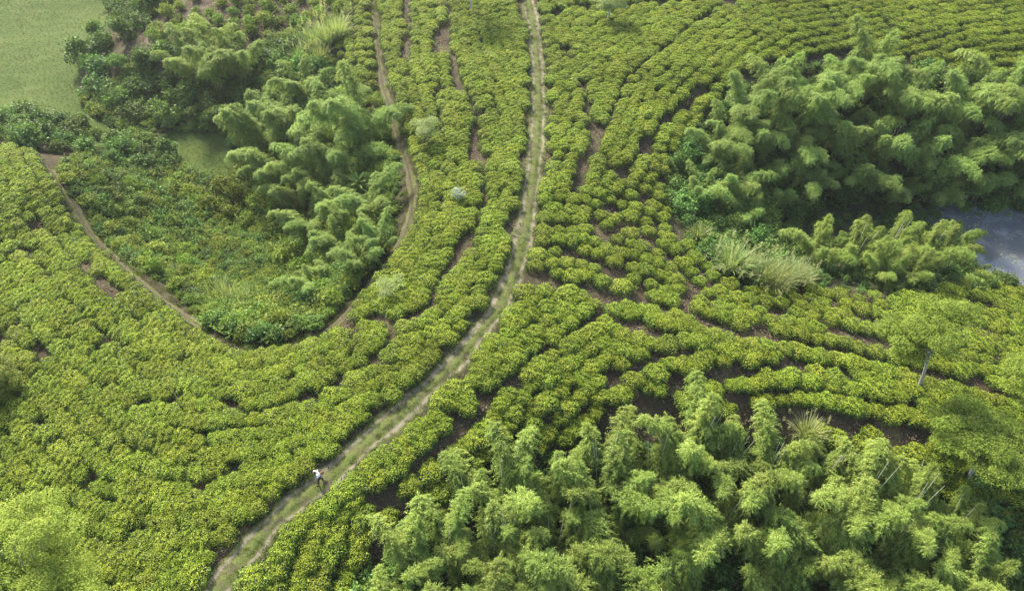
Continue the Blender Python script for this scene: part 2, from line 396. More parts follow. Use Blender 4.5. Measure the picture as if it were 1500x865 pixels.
PATCH = hit([(240,190),(330,195),(352,230),(345,275),(320,285),(285,255),(250,225)])
GLADE = hit([(318,500),(345,500),(400,508),(372,526),(345,530),(325,518)])
BOWL = hit([(95,245),(130,318),(200,388),(270,445),(330,492),(400,500),(470,475),(530,405),(572,350),(590,290),(575,220),(556,150),(545,110),(500,110),(470,50),(400,60),(330,100),(200,95),(120,140),(150,190),(200,205),(240,185),(140,225)])
RAVINE = hit([(1000,205),(1060,150),(1130,105),(1230,90),(1340,108),(1440,132),(1640,140),(1640,440),(1500,425),(1420,408),(1330,430),(1250,430),(1170,418),(1110,420),(1060,400),(1020,365),(992,330),(978,300),(975,262),(985,235)])
LOWER = hit([(545,845),(590,805),(645,780),(680,730),(705,695),(775,668),(850,648),(960,655),(1050,635),(1180,640),(1230,670),(1245,710),(1330,715),(1420,745),(1520,790),(1700,800),(1700,1150),(480,1150),(520,900)])
KNOLL = hit([(190,100),(205,60),(230,20),(270,-40),(430,-40),(490,-40),(490,30),(470,45),(400,40),(330,80),(260,90)])

cover = np.zeros((*GXX.shape, 2))
cover[..., 0] = np.maximum.reduce([in_poly(GXX, GYY, p).astype(float) for p in (MEADOW, PATCH, GLADE)])
cover[..., 1] = np.maximum.reduce([in_poly(GXX, GYY, p).astype(float) for p in (BOWL, RAVINE, LOWER)])
for _ in range(4):
    for ax in (0, 1):
        cover = (np.roll(cover, 1, ax) + 2 * cover + np.roll(cover, -1, ax)) / 4
def axis(core, lo, hi):
    out = [core[0]]; s = GD
    while out[0] > lo: s *= 1.35; out.insert(0, out[0] - s)
    tail = [core[-1]]; s = GD
    while tail[-1] < hi: s *= 1.35; tail.append(tail[-1] + s)
    return np.array(out[:-1] + list(core) + tail[1:])
ax_, ay_ = axis(gx, -1400, 1400), axis(gy, -900, 2200)
AX, AY = np.meshgrid(ax_, ay_, indexing='ij')
far = np.clip(np.maximum(np.maximum(np.abs(AX) - 92, AY - 132), -12 - AY) / 300, 0, 1)
AZ = interp(GZ, AX, AY) + far * (6 * np.sin(AX / 130 + 1) + 5 * np.cos(AY / 170))
AZ = np.where(far > 0, AZ, interp(GZ, AX, AY))
nx, ny = AX.shape
b = MB(); idx = np.arange(nx * ny).reshape(nx, ny)
b.add(np.stack([AX, AY, AZ], -1).reshape(-1, 3), np.stack([idx[:-1, :-1], idx[1:, :-1], idx[1:, 1:], idx[:-1, 1:]], -1).reshape(-1, 4))
ground = b.obj('ground', [ground_mat()], smooth=True)
ca = ground.data.color_attributes.new('cover', 'FLOAT_COLOR', 'POINT')
cc = np.stack([interp(cover[..., 0], AX, AY), interp(cover[..., 1], AX, AY), AX * 0, AX * 0 + 1], -1)
ca.data.foreach_set('color', cc.astype(np.float32).ravel())
tag(ground, 'brown soil and grass ground falling from the track into hollows', kind='structure')

def lane(name, line, half, mat, profile, label, lift=.03, rag=.10):
    k = len(line); t = np.gradient(line, axis=0); t /= np.linalg.norm(t, axis=1, keepdims=True); nrm = np.stack([-t[:, 1], t[:, 0]], 1)
    c = np.linspace(-1, 1, len(profile)); s = np.concatenate([[0], np.cumsum(np.hypot(*np.diff(line, axis=0).T))])
    wob = 1 + rag * (np.sin(s * .9) + .7 * np.sin(s * 2.3 + 1) + .6 * np.sin(s * .31 + 2))
    xy = line[:, None] - nrm[:, None] * c[None, :, None] * (half * wob)[:, None, None]
    z = H(xy[..., 0], xy[..., 1]) + lift + np.array(profile)[None] + .012 * n_hi(xy[..., 0] * 2, xy[..., 1] * 2) * (np.abs(c) < .9)
    bb = MB(); ii = np.arange(k * len(c)).reshape(k, len(c))
    bb.add(np.concatenate([xy, z[..., None]], -1).reshape(-1, 3), np.stack([ii[:-1, :-1], ii[:-1, 1:], ii[1:, 1:], ii[1:, :-1]], -1).reshape(-1, 4))
    o = bb.obj(name, [mat], smooth=True)
    uvl = o.data.uv_layers.new(name='UVMap'); li = np.zeros(len(o.data.loops), int); o.data.loops.foreach_get('vertex_index', li)
    uv = np.stack([np.tile((c + 1) / 2, k), np.repeat(s, len(c))], 1); uvl.data.foreach_set('uv', uv[li].ravel())
    return tag(o, label, kind='structure')
lane('dirt_track', road, ROAD_HALF, track_mat('track_surface', .30, .115, .38, (.100, .086, .060), (.225, .195, .145)),
     [-.03, .01, .015, -.015, .0, .04, .06, .04, .0, -.015, .015, .01, -.03], 'pale dirt track with grassy middle winding between the tea fields')
lane('footpath', rim, .44, track_mat('footpath_surface', 0, .22, .44, (.034, .027, .017), (.074, .059, .039)), [-.03, .02, 0, -.02, 0, .02, -.03], 'narrow brown footpath along the rim of the bushy hollow', rag=.2)
lane('footpath', knoll, .7, track_mat('knoll_path_surface', 0, .30, .56, (.06, .047, .03), (.12, .095, .062)), [-.03, .02, 0, -.02, 0, .02, -.03], 'short worn footpath over the shrubby knoll by the meadow')

pond_xy = [(21, 40), (60, 34), (92, 40), (92, 95), (60, 92), (30, 85)]
WATER_Z = -10.65
b = MB(); px_ = np.linspace(15, 92, 60); py_ = np.linspace(36, 104, 50); PX, PY = np.meshgrid(px_, py_, indexing='ij'); ii = np.arange(3000).reshape(60, 50)
b.add(np.stack([PX, PY, PX * 0 + WATER_Z], -1).reshape(-1, 3), np.stack([ii[:-1, :-1], ii[1:, :-1], ii[1:, 1:], ii[:-1, 1:]], -1).reshape(-1, 4))
pond = b.obj('pond', [water_mat()], smooth=True); tag(pond, 'still grey pond water reflecting the sky below the bamboo', kind='structure')

# ------------------------------------------------------------------ plant meshes
def tea_mesh(seed):
    r = np.random.default_rng(seed); b = MB(); R, Ht = .74, .82
    ph = r.uniform(0, 6.28, 8)
    edge = lambda a: R * (1 + .10 * np.sin(3 * a + ph[0]) + .08 * np.sin(5 * a + ph[1]) + .05 * np.sin(9 * a + ph[2]))
    lump = lambda x, y: .055 * np.sin(7 * x + ph[3]) * np.sin(6.4 * y + ph[4]) + .04 * np.sin(13 * x + ph[5] + 5 * y)
    def top(n, drop, up):
        a = r.uniform(0, 6.283, n); q = np.sqrt(r.uniform(0, 1, n)); rr_ = q * edge(a); x, y = rr_ * np.cos(a), rr_ * np.sin(a)
        z = Ht * (1 - .09 * q ** 2 - .34 * q ** 8) + lump(x, y) - r.uniform(0, drop, n)
        out = np.stack([np.cos(a) * q ** 2, np.sin(a) * q ** 2, up + 0 * a], 1)
        return np.stack([x, y, z], 1), unit(out)
    P, Nn = top(460, .16, .8); D = unit(rand_dir(r, 460) * [1, 1, .5] + Nn * .15)
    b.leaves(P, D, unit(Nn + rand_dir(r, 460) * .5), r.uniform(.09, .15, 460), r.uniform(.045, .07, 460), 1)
    P, Nn = top(720, .05, .9); D = unit(rand_dir(r, 720) * [1, 1, .35] + Nn * .45)
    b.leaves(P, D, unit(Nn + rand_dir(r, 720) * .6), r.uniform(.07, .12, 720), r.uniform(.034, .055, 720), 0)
    n = 330; a = r.uniform(0, 6.283, n); z = r.uniform(.08, .7, n); rr_ = edge(a) * (.80 + .22 * np.sin(z / .8 * 2.6)) - r.uniform(0, .12, n)
    P = np.stack([rr_ * np.cos(a), rr_ * np.sin(a), z], 1); o = np.stack([np.cos(a), np.sin(a), .35 + 0 * a], 1)
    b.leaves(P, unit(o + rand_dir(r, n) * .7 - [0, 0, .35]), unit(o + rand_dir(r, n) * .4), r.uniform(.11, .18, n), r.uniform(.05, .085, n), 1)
    for k in range(7):
        a = k * .9 + r.uniform(0, .5); e = .5 * R * r.uniform(.5, 1)
        b.tube([(.04 * math.cos(a), .04 * math.sin(a), -.15), (.14 * math.cos(a), .14 * math.sin(a), .2), (e * math.cos(a), e * math.sin(a), .62)], [.035, .025, .012], 4, 2)
    return b.mesh('tea_bush', [M['flush'], M['tea_old'], M['wood']])

def shrub_mesh(seed, mat, n=1500, lumps=11, leaf=.21, flat=.85):
    """irregular heap of leaf clumps about 2 m wide and 1.7 m high"""
    r = np.random.default_rng(seed); b = MB()
    per = n // lumps
    for k in range(lumps):
        a = r.uniform(0, 6.283); q = r.uniform(0, .8) if k else 0; c = np.array([q * math.cos(a), q * math.sin(a), r.uniform(.35, 1.25) * (1.1 - .5 * q)])
        rad = r.uniform(.28, .55)
        d = rand_dir(r, per); d[:, 2] = np.abs(d[:, 2]) * 1.1 - .35; d = unit(d)
        P = c + d * rad * r.uniform(.7, 1.08, per)[:, None] * [1, 1, flat]
        P[:, 2] = np.maximum(P[:, 2], .03)
        b.leaves(P, unit(d * .7 + rand_dir(r, per) * .8 - [0, 0, .25]), unit(d + rand_dir(r, per) * .5 + [0, 0, .3]), r.uniform(.7, 1.3, per) * leaf, r.uniform(.38, .6, per) * leaf, 0)
        b.tube([(.05 * c[0], .05 * c[1], -.25), (.5 * c[0], .5 * c[1], .4 * c[2]), c], [.04, .028, .01], 4, 1)
    for k in range(14):                              # long shoots breaking the outline
        a = r.uniform(0, 6.283); q = r.uniform(.2, .8); base = np.array([q * math.cos(a), q * math.sin(a), .8]); d = unit(np.array([math.cos(a), math.sin(a), r.uniform(.6, 1.8)]))
        s = np.linspace(.1, r.uniform(.5, .95), 14)[:, None]; P = base + d * s
        b.leaves(P, unit(rand_dir(r, 14) + d * .6), unit(rand_dir(r, 14) * .6 + [0, 0, 1]), leaf * .8, leaf * .36, 0)
    return b.mesh('shrub', [mat, M['wood']])

def plume_mesh(seed, bend, L=8.4, n_br=120, per=46, spread=1.35):
    """one arching bamboo culm with its drooping leaf sprays"""
    r = np.random.default_rng(seed); b = MB()
    t = np.linspace(0, 1, 26); th = .05 + bend * t ** 2.6 + .05 * np.sin(t * 5 + seed); az = .22 * np.sin(t * 2.6 + seed)
    step = L / 25; p = [np.zeros(3)]
    for i in range(25):
        p.append(p[-1] + step * np.array([math.sin(th[i]) * math.cos(az[i]), math.sin(th[i]) * math.sin(az[i]), math.cos(th[i])]))
    p = np.array(p); b.tube(p - [0, 0, .1], np.interp(t, [0, .6, 1], [.055, .035, .008]), 5, 1)
    Ps, Ds, Ns, Ls, Ws = [], [], [], [], []
    for k in range(n_br):
        s = .24 + .76 * r.beta(1.5, .9); q = s * 25; i = min(24, int(q)); base = p[i] + (p[i + 1] - p[i]) * (q - i)
        a = r.uniform(0, 6.283); o = np.array([math.cos(a), math.sin(a), r.uniform(-.1, .75)]); o = o + .55 * unit(p[i + 1] - p[i]); o = unit(o)
        ln = spread * np.interp(s, [.24, .5, .8, 1], [.5, 1.0, .95, .5]) * r.uniform(.4, 1.3)
        u = np.sort(r.uniform(.12, 1, per))[:, None]
        droop = .75 * ln * u ** 2
        P = base + o * ln * u - np.array([0, 0, 1]) * droop + r.normal(size=(per, 3)) * .05
        D = unit(o * .75 + rand_dir(r, per) * .65 - np.array([0, 0, 1]) * (.25 + .9 * u))
        Ps.append(P); Ds.append(D); Ns.append(unit(np.array([0, 0, 1]) + o * .6 + rand_dir(r, per) * .45)); Ls.append(r.uniform(.16, .30, per)); Ws.append(r.uniform(.032, .055, per))
    b.leaves(np.concatenate(Ps), np.concatenate(Ds), np.concatenate(Ns), np.concatenate(Ls), np.concatenate(Ws), 0, .1)
    return b.mesh('plume', [M['bamboo'], M['culm_green']])

def reed_mesh(seed, heads, n=190, hgt=2.3, mat='reed'):
    r = np.random.default_rng(seed); b = MB()
    def blade(n, hh, w0, m):
        k = 6; u = np.linspace(0, 1, k)
        a = r.uniform(0, 6.283, n); q = .32 * np.sqrt(r.uniform(0, 1, n)); lean = r.uniform(.1, .75, n) ; Ln = hh * r.uniform(.6, 1.1, n)
        ox, oy = np.cos(a), np.sin(a); out = (q[:, None] + Ln[:, None] * (lean[:, None] * (.35 * u + .55 * u ** 2)))
        z = Ln[:, None] * (u - .42 * lean[:, None] * u ** 3) - .1
        c = np.stack([out * ox[:, None], out * oy[:, None], z], -1); w = w0 * (1 - u) ** .6 * .5 + .002
        tw = a + math.pi / 2 + r.normal(size=n) * .5; bx = np.stack([np.cos(tw), np.sin(tw), 0 * tw], 1)[:, None] * w[None, :, None]
        V = np.stack([c - bx, c + bx], 2).reshape(-1, 3); base = np.arange(n)[:, None] * 2 * k + np.arange(k - 1)[None] * 2
        b.add(V, np.stack([base, base + 1, base + 3, base + 2], -1).reshape(-1, 4), m)
        return c
    blade(n, hgt, .045, 0)
    if heads:
        c = blade(heads, hgt * 1.25, .02, 0)
        for tip in c[:, -1]:
            m = 46; P = tip + np.stack([r.normal(size=m) * .035, r.normal(size=m) * .035, r.uniform(-.34, .12, m)], 1)
            b.leaves(P, unit(rand_dir(r, m) * .6 + [0, 0, 1]), rand_dir(r, m), 1.3 * r.uniform(.06, .12, m), .024, 1)
    return b.mesh('reed_clump', [M[mat], M['reed_head']])

def tuft_mesh(seed):
    r = np.random.default_rng(seed); b = MB(); n = 60
    P = np.stack([r.normal(size=n) * .22, r.normal(size=n) * .22, np.full(n, -.02)], 1)
    b.leaves(P, unit(rand_dir(r, n) * .6 + [0, 0, .9]), rand_dir(r, n), r.uniform(.10, .24, n), .03, 0)
    return b.mesh('grass_tuft', [M['grass']])

TEA = [tea_mesh(100 + i) for i in range(6)]
SHRUB = [shrub_mesh(200 + i, M['shrub'], 1300 + 150 * i, 9 + i) for i in range(5)]
SCRUB = [shrub_mesh(300 + i, M['scrub'], 1100, 12, .2, .7) for i in range(4)]
PLUME = [plume_mesh(400 + i, bd, L, nb) for i, (bd, L, nb) in enumerate([(.9, 8.4, 170), (1.3, 8.8, 180), (1.7, 9.0, 180), (.6, 7.6, 150), (1.5, 7.8, 165)])]
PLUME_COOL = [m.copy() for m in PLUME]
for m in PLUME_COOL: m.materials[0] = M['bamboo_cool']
REED = [reed_mesh(500, 9, 260), reed_mesh(501, 13, 300), reed_mesh(502, 0, 190, 1.7)]
TUFT = tuft_mesh(600)

# ------------------------------------------------------------------ placing
def pack(x, y, dist, keep=None):
    """dart throwing: indices of points no nearer than dist (number or array)"""
    dist = np.broadcast_to(dist, len(x)); cell = float(dist.max()); grid = {}; out = []
    for i in range(len(x)):
        gi, gj = int(x[i] // cell), int(y[i] // cell); ok = True
        for a in (-1, 0, 1):
            for c in (-1, 0, 1):
                for j in grid.get((gi + a, gj + c), ()):
                    if (x[i] - x[j]) ** 2 + (y[i] - y[j]) ** 2 < (dist[i]) ** 2: ok = False; break
                if not ok: break
            if not ok: break
        if ok: grid.setdefault((gi, gj), []).append(i); out.append(i)
    return np.array(out, int)

def candidates(poly, step=.3):
    p = np.array(poly); x0, y0 = p.min(0); x1, y1 = p.max(0)
    x0, x1, y0, y1 = max(x0, -88), min(x1, 88), max(y0, -6), min(y1, 124)
    X, Y = np.meshgrid(np.arange(x0, x1, step), np.arange(y0, y1, step)); X, Y = X.ravel(), Y.ravel()
    X = X + rng.uniform(-.5, .5, len(X)) * step; Y = Y + rng.uniform(-.5, .5, len(Y)) * step
    m = in_poly(X, Y, poly); o = rng.permutation(m.sum())
    return X[m][o], Y[m][o]

def fill(poly, dist, avoid=(), view=True):
    x, y = candidates(poly, dist * .45)
    ok = np.ones(len(x), bool)
    for kind, g, w in avoid:
        ok &= ~in_poly(x, y, g) if kind == 'poly' else seg_dist(x, y, g)[0] > w
    if view:
        u, v, zc = project(x, y, H(x, y)); ok &= (u > -160) & (u < 1660) & (v > -90) & (v < 1080)
    x, y = x[ok], y[ok]; i = pack(x, y, dist)
    return x[i], y[i]

def scatter(name, x, y, z, rz, sc, var, sources, label, cat, tilt=None):
    """one object holding many plants: points that carry plant, turn and size"""
    me = bpy.data.meshes.new(name); n = len(x); me.vertices.add(n)
    me.vertices.foreach_set('co', np.stack([x, y, z], 1).ravel())
    rot = np.zeros((n, 3)); rot[:, 2] = rz
    if tilt is not None: rot[:, :2] = tilt
    me.attributes.new('rot', 'FLOAT_VECTOR', 'POINT').data.foreach_set('vector', rot.astype(np.float32).ravel())
    sc = np.asarray(sc, float); sc = np.repeat(sc[:, None], 3, 1) if sc.ndim == 1 else sc
    me.attributes.new('size', 'FLOAT_VECTOR', 'POINT').data.foreach_set('vector', sc.astype(np.float32).ravel())
    me.attributes.new('plant', 'INT', 'POINT').data.foreach_set('value', np.asarray(var, np.int32))
    me.update(); o = link(bpy.data.objects.new(name, me))
    ng = bpy.data.node_groups.new(name + '_nodes', 'GeometryNodeTree')
    ng.interface.new_socket('Geometry', in_out='INPUT', socket_type='NodeSocketGeometry'); ng.interface.new_socket('Geometry', in_out='OUTPUT', socket_type='NodeSocketGeometry')
    gi, go, jn = ng.nodes.new('NodeGroupInput'), ng.nodes.new('NodeGroupOutput'), ng.nodes.new('GeometryNodeJoinGeometry')
    def attr(nm, ty):
        a = ng.nodes.new('GeometryNodeInputNamedAttribute'); a.data_type = ty; a.inputs['Name'].default_value = nm
        return [s for s in a.outputs if s.enabled and s.name == 'Attribute'][0]
    ra, sa, va = attr('rot', 'FLOAT_VECTOR'), attr('size', 'FLOAT_VECTOR'), attr('plant', 'INT')
    for k, src in enumerate(sources):
        oi = ng.nodes.new('GeometryNodeObjectInfo'); oi.inputs['Object'].default_value = src; oi.inputs['As Instance'].default_value = True
        cm = ng.nodes.new('FunctionNodeCompare'); cm.data_type = 'INT'; cm.operation = 'EQUAL'
        ins = [s for s in cm.inputs if s.enabled]; ng.links.new(va, ins[0]); ins[1].default_value = k
        ip = ng.nodes.new('GeometryNodeInstanceOnPoints')
        ng.links.new(gi.outputs[0], ip.inputs['Points']); ng.links.new(cm.outputs[0], ip.inputs['Selection'])
        ng.links.new(oi.outputs['Geometry'], ip.inputs['Instance']); ng.links.new(ra, ip.inputs['Rotation']); ng.links.new(sa, ip.inputs['Scale'])
        ng.links.new(ip.outputs[0], jn.inputs[0])
    ng.links.new(jn.outputs[0], go.inputs[0])
    md = o.modifiers.new('plants', 'NODES'); md.node_group = ng
    return tag(o, label, cat, kind='stuff')

# ------------------------------------------------------------------ tea rows
# dark gaps between the rows: picture line, half width in metres
GAPS = [([(656,-20),(656,34),(658,77),(666,111),(678,134),(694,161),(701,188),(698,215),(705,241),(711,290),(708,310),(701,334),(684,364),(671,387),(648,414),(634,434),(631,451)], .42),
 ([(596,-20),(596,30),(597,87),(600,117)], .25),([(634,448),(612,462),(590,471),(550,473),(500,483)], .55),([(580,498),(544,538),(500,562),(470,585)], .35),
 ([(640,-10),(640,60),(645,110),(641,160),(647,176)], .15),([(651,225),(656,240)], .2),([(515,492),(518,525)], .35),([(565,480),(573,500)],.3),
 ([(857,124),(860,168),(866,190),(869,221),(849,248),(845,285)], .55),([(1035,30),(996,54),(983,67),(963,84),(936,104),(916,121),(906,144),(896,171),(886,198),(872,225),(896,255),(912,268)], .5),
 ([(872,190),(882,200)], .9),([(890,250),(905,262)], .8),([(1050,120),(1000,161),(976,178),(946,215),(926,241),(912,268)], .38),([(826,74),(832,90)], .35),
 ([(795,27),(835,15),(872,13),(916,12),(950,8),(1000,5),(1100,0)], .35),([(1020,40),(1045,17),(1085,5)], .55),
 ([(770,420),(802,415),(855,424),(886,436),(926,444),(969,455),(1000,458),(1033,474),(1084,488),(1141,500),(1188,511),(1235,520),(1285,533),(1335,547),(1386,558),(1433,570),(1500,590)], .8),
 ([(886,440),(882,464),(852,478),(835,495),(802,515),(778,531),(751,555),(731,575),(701,595),(704,618),(671,632),(647,655),(624,676),(590,702),(567,719),(552,738),(550,776),(547,810),(533,840),(520,880)], .5),
 ([(650,670),(664,685),(661,702)], .5),([(588,735),(594,776),(600,800)], .45),([(1000,450),(1012,425)], .8),
 ([(980,560),(1033,553),(1074,552),(1168,537),(1230,545)], .45),([(1080,609),(1151,617),(1188,609),(1231,625),(1255,619),(1302,631),(1349,637),(1400,640)], .45),([(1235,630),(1235,680)], .6),
 ([(900,470),(960,490),(1030,500)],.2),([(890,560),(950,535),(1010,515)],.25),([(1040,590),(1110,580),(1180,575),(1260,590),(1340,600)],.2),
 ([(830,370),(880,395),(940,430)],.3),([(880,300),(930,340),(985,385),(1005,420)],.3),([(860,330),(900,370)],.3),([(980,330),(1000,380),(1040,415)],.35),
 ([(1150,420),(1260,470),(1400,520)],.3),([(1100,450),(1200,480),(1320,515)],.25),([(1400,440),(1500,470)],.4),([(1410,480),(1500,500)],.4),
 ([(-20,430),(30,372),(60,392),(110,450),(140,480),(200,520)],.12),([(-20,330),(40,330),(80,350),(130,400),(180,440)],.15),([(-20,500),(60,520),(140,560),(250,600)],.08)]
GAPW = [(np.array(hit(g)), w * (.62 if w > .45 else .85)) for g, w in GAPS]
HOLES = [(72,625),(342,598),(300,640),(350,689),(307,709),(453,588),(440,592),(465,580),(255,588),(141,702),(211,776),(184,800),(27,622),(84,655),(50,372),(60,335),(153,513),(211,484),(178,454),(124,461),(272,531),(25,483),(7,505),(612,30),(610,200),(645,300),(585,430),(830,80),(838,92),(800,180),(815,240),(835,330),(905,345),(940,300),(960,350)]
HOLEW = np.array(hit(HOLES))
# shade trees that leave room round their trunks
TRUNKS = {'shade_tall': (1343, 572), 'sapling': (627, 214), 'top_a': (690, 24), 'top_b': (890, 36)}
TRW = {k: hit([v])[0] for k, v in TRUNKS.items()}

guide_main = np.array(hit([(-160,190),(40,215),(84,272),(104,322),(130,358),(180,405),(230,445),(285,482),(318,508),(350,528),(400,524),(445,514),(490,497),(540,480),(600,462),(640,435),(680,390),(700,340),(712,290),(704,240),(700,190),(680,135),(660,90),(656,-60)]))
guide_road = road[::4]
guide_tr = np.array(hit([(850,300),(872,225),(896,171),(916,121),(963,84),(1010,45),(1085,5),(1200,-20),(1400,-50)]))
guide_mr = np.array(hit([(770,420),(855,424),(926,444),(1000,458),(1084,488),(1188,511),(1285,533),(1386,558),(1500,590),(1640,620)]))
guide_lr = np.array(hit([(520,880),(550,776),(567,719),(624,676),(704,618),(731,575),(778,531),(835,495),(882,464),(930,490),(1010,512),(1100,540),(1180,548),(1300,580),(1420,610),(1640,650)]))

tx, ty, tr_, ts = [], [], [], []
def tea_rows(poly, guide, spacing, along, size, extra=None):
    x, y = candidates(poly, .25)
    if extra is not None: m = extra(x, y); x, y = x[m], y[m]
    d, ang, _ = seg_dist(x, y, guide)
    m = np.ones(len(x), bool)
    for g, w in GAPW: m &= seg_dist(x, y, g)[0] > w + .43 * size
    for hx, hy in HOLEW: m &= np.hypot(x - hx, y - hy) > .75
    for hx, hy in TRW.values(): m &= np.hypot(x - hx, y - hy) > .8
    m &= seg_dist(x, y, guide_road)[0] > ROAD_HALF + .5 * size + .1 * n_hi(x * .3, y * .3)
    m &= seg_dist(x, y, rim[::3])[0] > .95
    m &= ~in_poly(x, y, BARE)
    u, v, zc = project(x, y, H(x, y)); m &= (u > -130) & (u < 1620) & (v > -70) & (v < 960)
    x, y, ang, d = x[m], y[m], ang[m], d[m]
    f = np.abs(((d + .22 * n_lo(x * .9, y * .9)) / spacing) % 1 - .5)
    m = (f < .36) | (n_hi(x * .4, y * .4) > .5); x, y, ang, f = x[m], y[m], ang[m], f[m]
    o = np.argsort(f > .15, kind='stable'); x, y, ang, f = x[o], y[o], ang[o], f[o]   # row lines first, then whatever room is left
    i = pack(x, y, np.where(f > .15, along * 1.06, along))
    tx.append(x[i]); ty.append(y[i]); tr_.append(ang[i]); ts.append(size * rng.uniform(.82, 1.25, len(i)))

def pix_below(x, y, pts):                            # is the spot under a picture line (used to hand areas to row systems)
    u, v, _ = project(x, y, H(x, y)); q = np.array(pts, float); return v > np.interp(u, q[:, 0], q[:, 1])
DITCH = [(700,425),(770,420),(855,424),(926,444),(1000,458),(1084,488),(1188,511),(1285,533),(1386,558),(1500,590),(1700,650)]
SPLIT = [(780,300),(845,285),(912,268),(985,260),(1100,255),(1101,-200),(1700,-200)]
tea_rows(TEA_L, guide_main, 1.2, .78, .97)
tea_rows(TEA_R, guide_tr, 1.22, .80, .97, lambda x, y: ~pix_below(x, y, DITCH) & ~pix_below(x, y, [(700,290),(845,285),(912,268),(985,262),(1200,262),(1600,262)]))
tea_rows(TEA_R, guide_mr, 1.38, .98, .92, lambda x, y: ~pix_below(x, y, DITCH) & pix_below(x, y, [(700,290),(845,285),(912,268),(985,262),(1200,262),(1600,262)]))
tea_rows(TEA_R, guide_lr, 1.24, .80, 1.0, lambda x, y: pix_below(x, y, DITCH))
tea_rows(TEA_C, rim[::3], 1.35, 1.05, .95)
tx, ty, tr_, ts = map(np.concatenate, (tx, ty, tr_, ts))
i = pack(tx, ty, .73); tx, ty, tr_, ts = tx[i], ty[i], tr_[i], ts[i]
tz = H(tx, ty) - .03
u, v, zc = project(tx, ty, tz + .7)
infr = (u > 8) & (u < 1492) & (v > 8) & (v < 857)
hidden = in_poly(u, v, [(0,740),(60,735),(150,790),(175,865),(0,865)]) | in_poly(u, v, [(530,865),(600,790),(680,660),(860,640),(960,560),(1080,590),(1240,640),(1440,700),(1500,865)])
order = np.argsort(np.where(infr & ~hidden, zc, 1e6)); solo = order[:300]; rest = order[300:]
tvar = rng.integers(0, len(TEA), len(tx)); trz = tr_ + rng.choice([0, math.pi], len(tx)) + rng.normal(size=len(tx)) * .25
tsc = np.stack([ts * rng.uniform(1.0, 1.18, len(ts)), ts * rng.uniform(.9, 1.03, len(ts)), (ts * .4 + .6) * rng.uniform(.93, 1.07, len(ts))], 1)
rd, _, ra_ = seg_dist(tx, ty, guide_road)
left_side = in_poly(tx, ty, TEA_L)
WALK = hit([(471, 706)])[0]
walk_along = float(seg_dist(np.array([WALK[0]]), np.array([WALK[1]]), guide_road)[2][0])
ONES = 'no one two three four five six seven eight nine ten eleven twelve thirteen fourteen fifteen sixteen seventeen eighteen nineteen'.split()
TENS = 'twenty thirty forty fifty sixty seventy eighty ninety'.split()
def words(n): return ONES[n] if n < 20 else TENS[n // 10 - 2] + ('-' + ONES[n % 10] if n % 10 else '')
def ordinal(n):
    w = words(n); h, _, l = w.rpartition('-'); irr = {'one': 'first', 'two': 'second', 'three': 'third', 'five': 'fifth', 'eight': 'eighth', 'nine': 'ninth', 'twelve': 'twelfth'}
    l = irr.get(l) or (l[:-1] + 'ieth' if l.endswith('y') else l + 'th'); return h + '-' + l if h else l
def metres(v): v = max(1, round(v)); return words(v) + (' metre' if v == 1 else ' metres')
row_no = np.maximum(1, 1 + ((rd - ROAD_HALF - .55) / .92).astype(int)); al_ = ra_ - walk_along; rank = np.ones(len(tx), int)
for sd_ in (True, False):                            # count the bushes of each row off the track ahead of and behind the walker
    for rw in np.unique(row_no):
        for sg in (1, -1):
            i = np.where((left_side == sd_) & (row_no == rw) & (np.sign(al_ + 1e-9) == sg))[0]; rank[i[np.argsort(np.abs(al_[i]))]] = 1 + np.arange(len(i))
def tea_label(k):
    side = 'wide field' if left_side[k] else 'bamboo'
    where = ordinal(int(rank[k])) + (' ahead of' if al_[k] > 0 else ' behind') + ' the walker'
    if row_no[k] == 1: return 'tea bush edging the track, %s side, %s' % (side, where), 'tea bushes edging the track, %s side' % side
    return 'tea bush in %s row off the track, %s side, %s' % (ordinal(int(row_no[k])), side, where), 'tea bushes on the %s side' % side
tea_src = {}
for k in solo:
    o = bpy.data.objects.new('tea_bush', TEA[tvar[k]]); o.location = (tx[k], ty[k], tz[k]); o.rotation_euler = (0, 0, trz[k]); o.scale = tsc[k]
    lb, gr = tea_label(k)
    tag(link(o), lb, 'tea bush', gr); tea_src.setdefault(int(tvar[k]), o)
srcs = [tea_src[k] for k in range(len(TEA))]
scatter('tea_rows', tx[rest], ty[rest], tz[rest], trz[rest], tsc[rest], tvar[rest], srcs, 'rows of yellow-green tea bushes stretching away over the slopes', 'tea bushes')
print('tea bushes', len(tx))

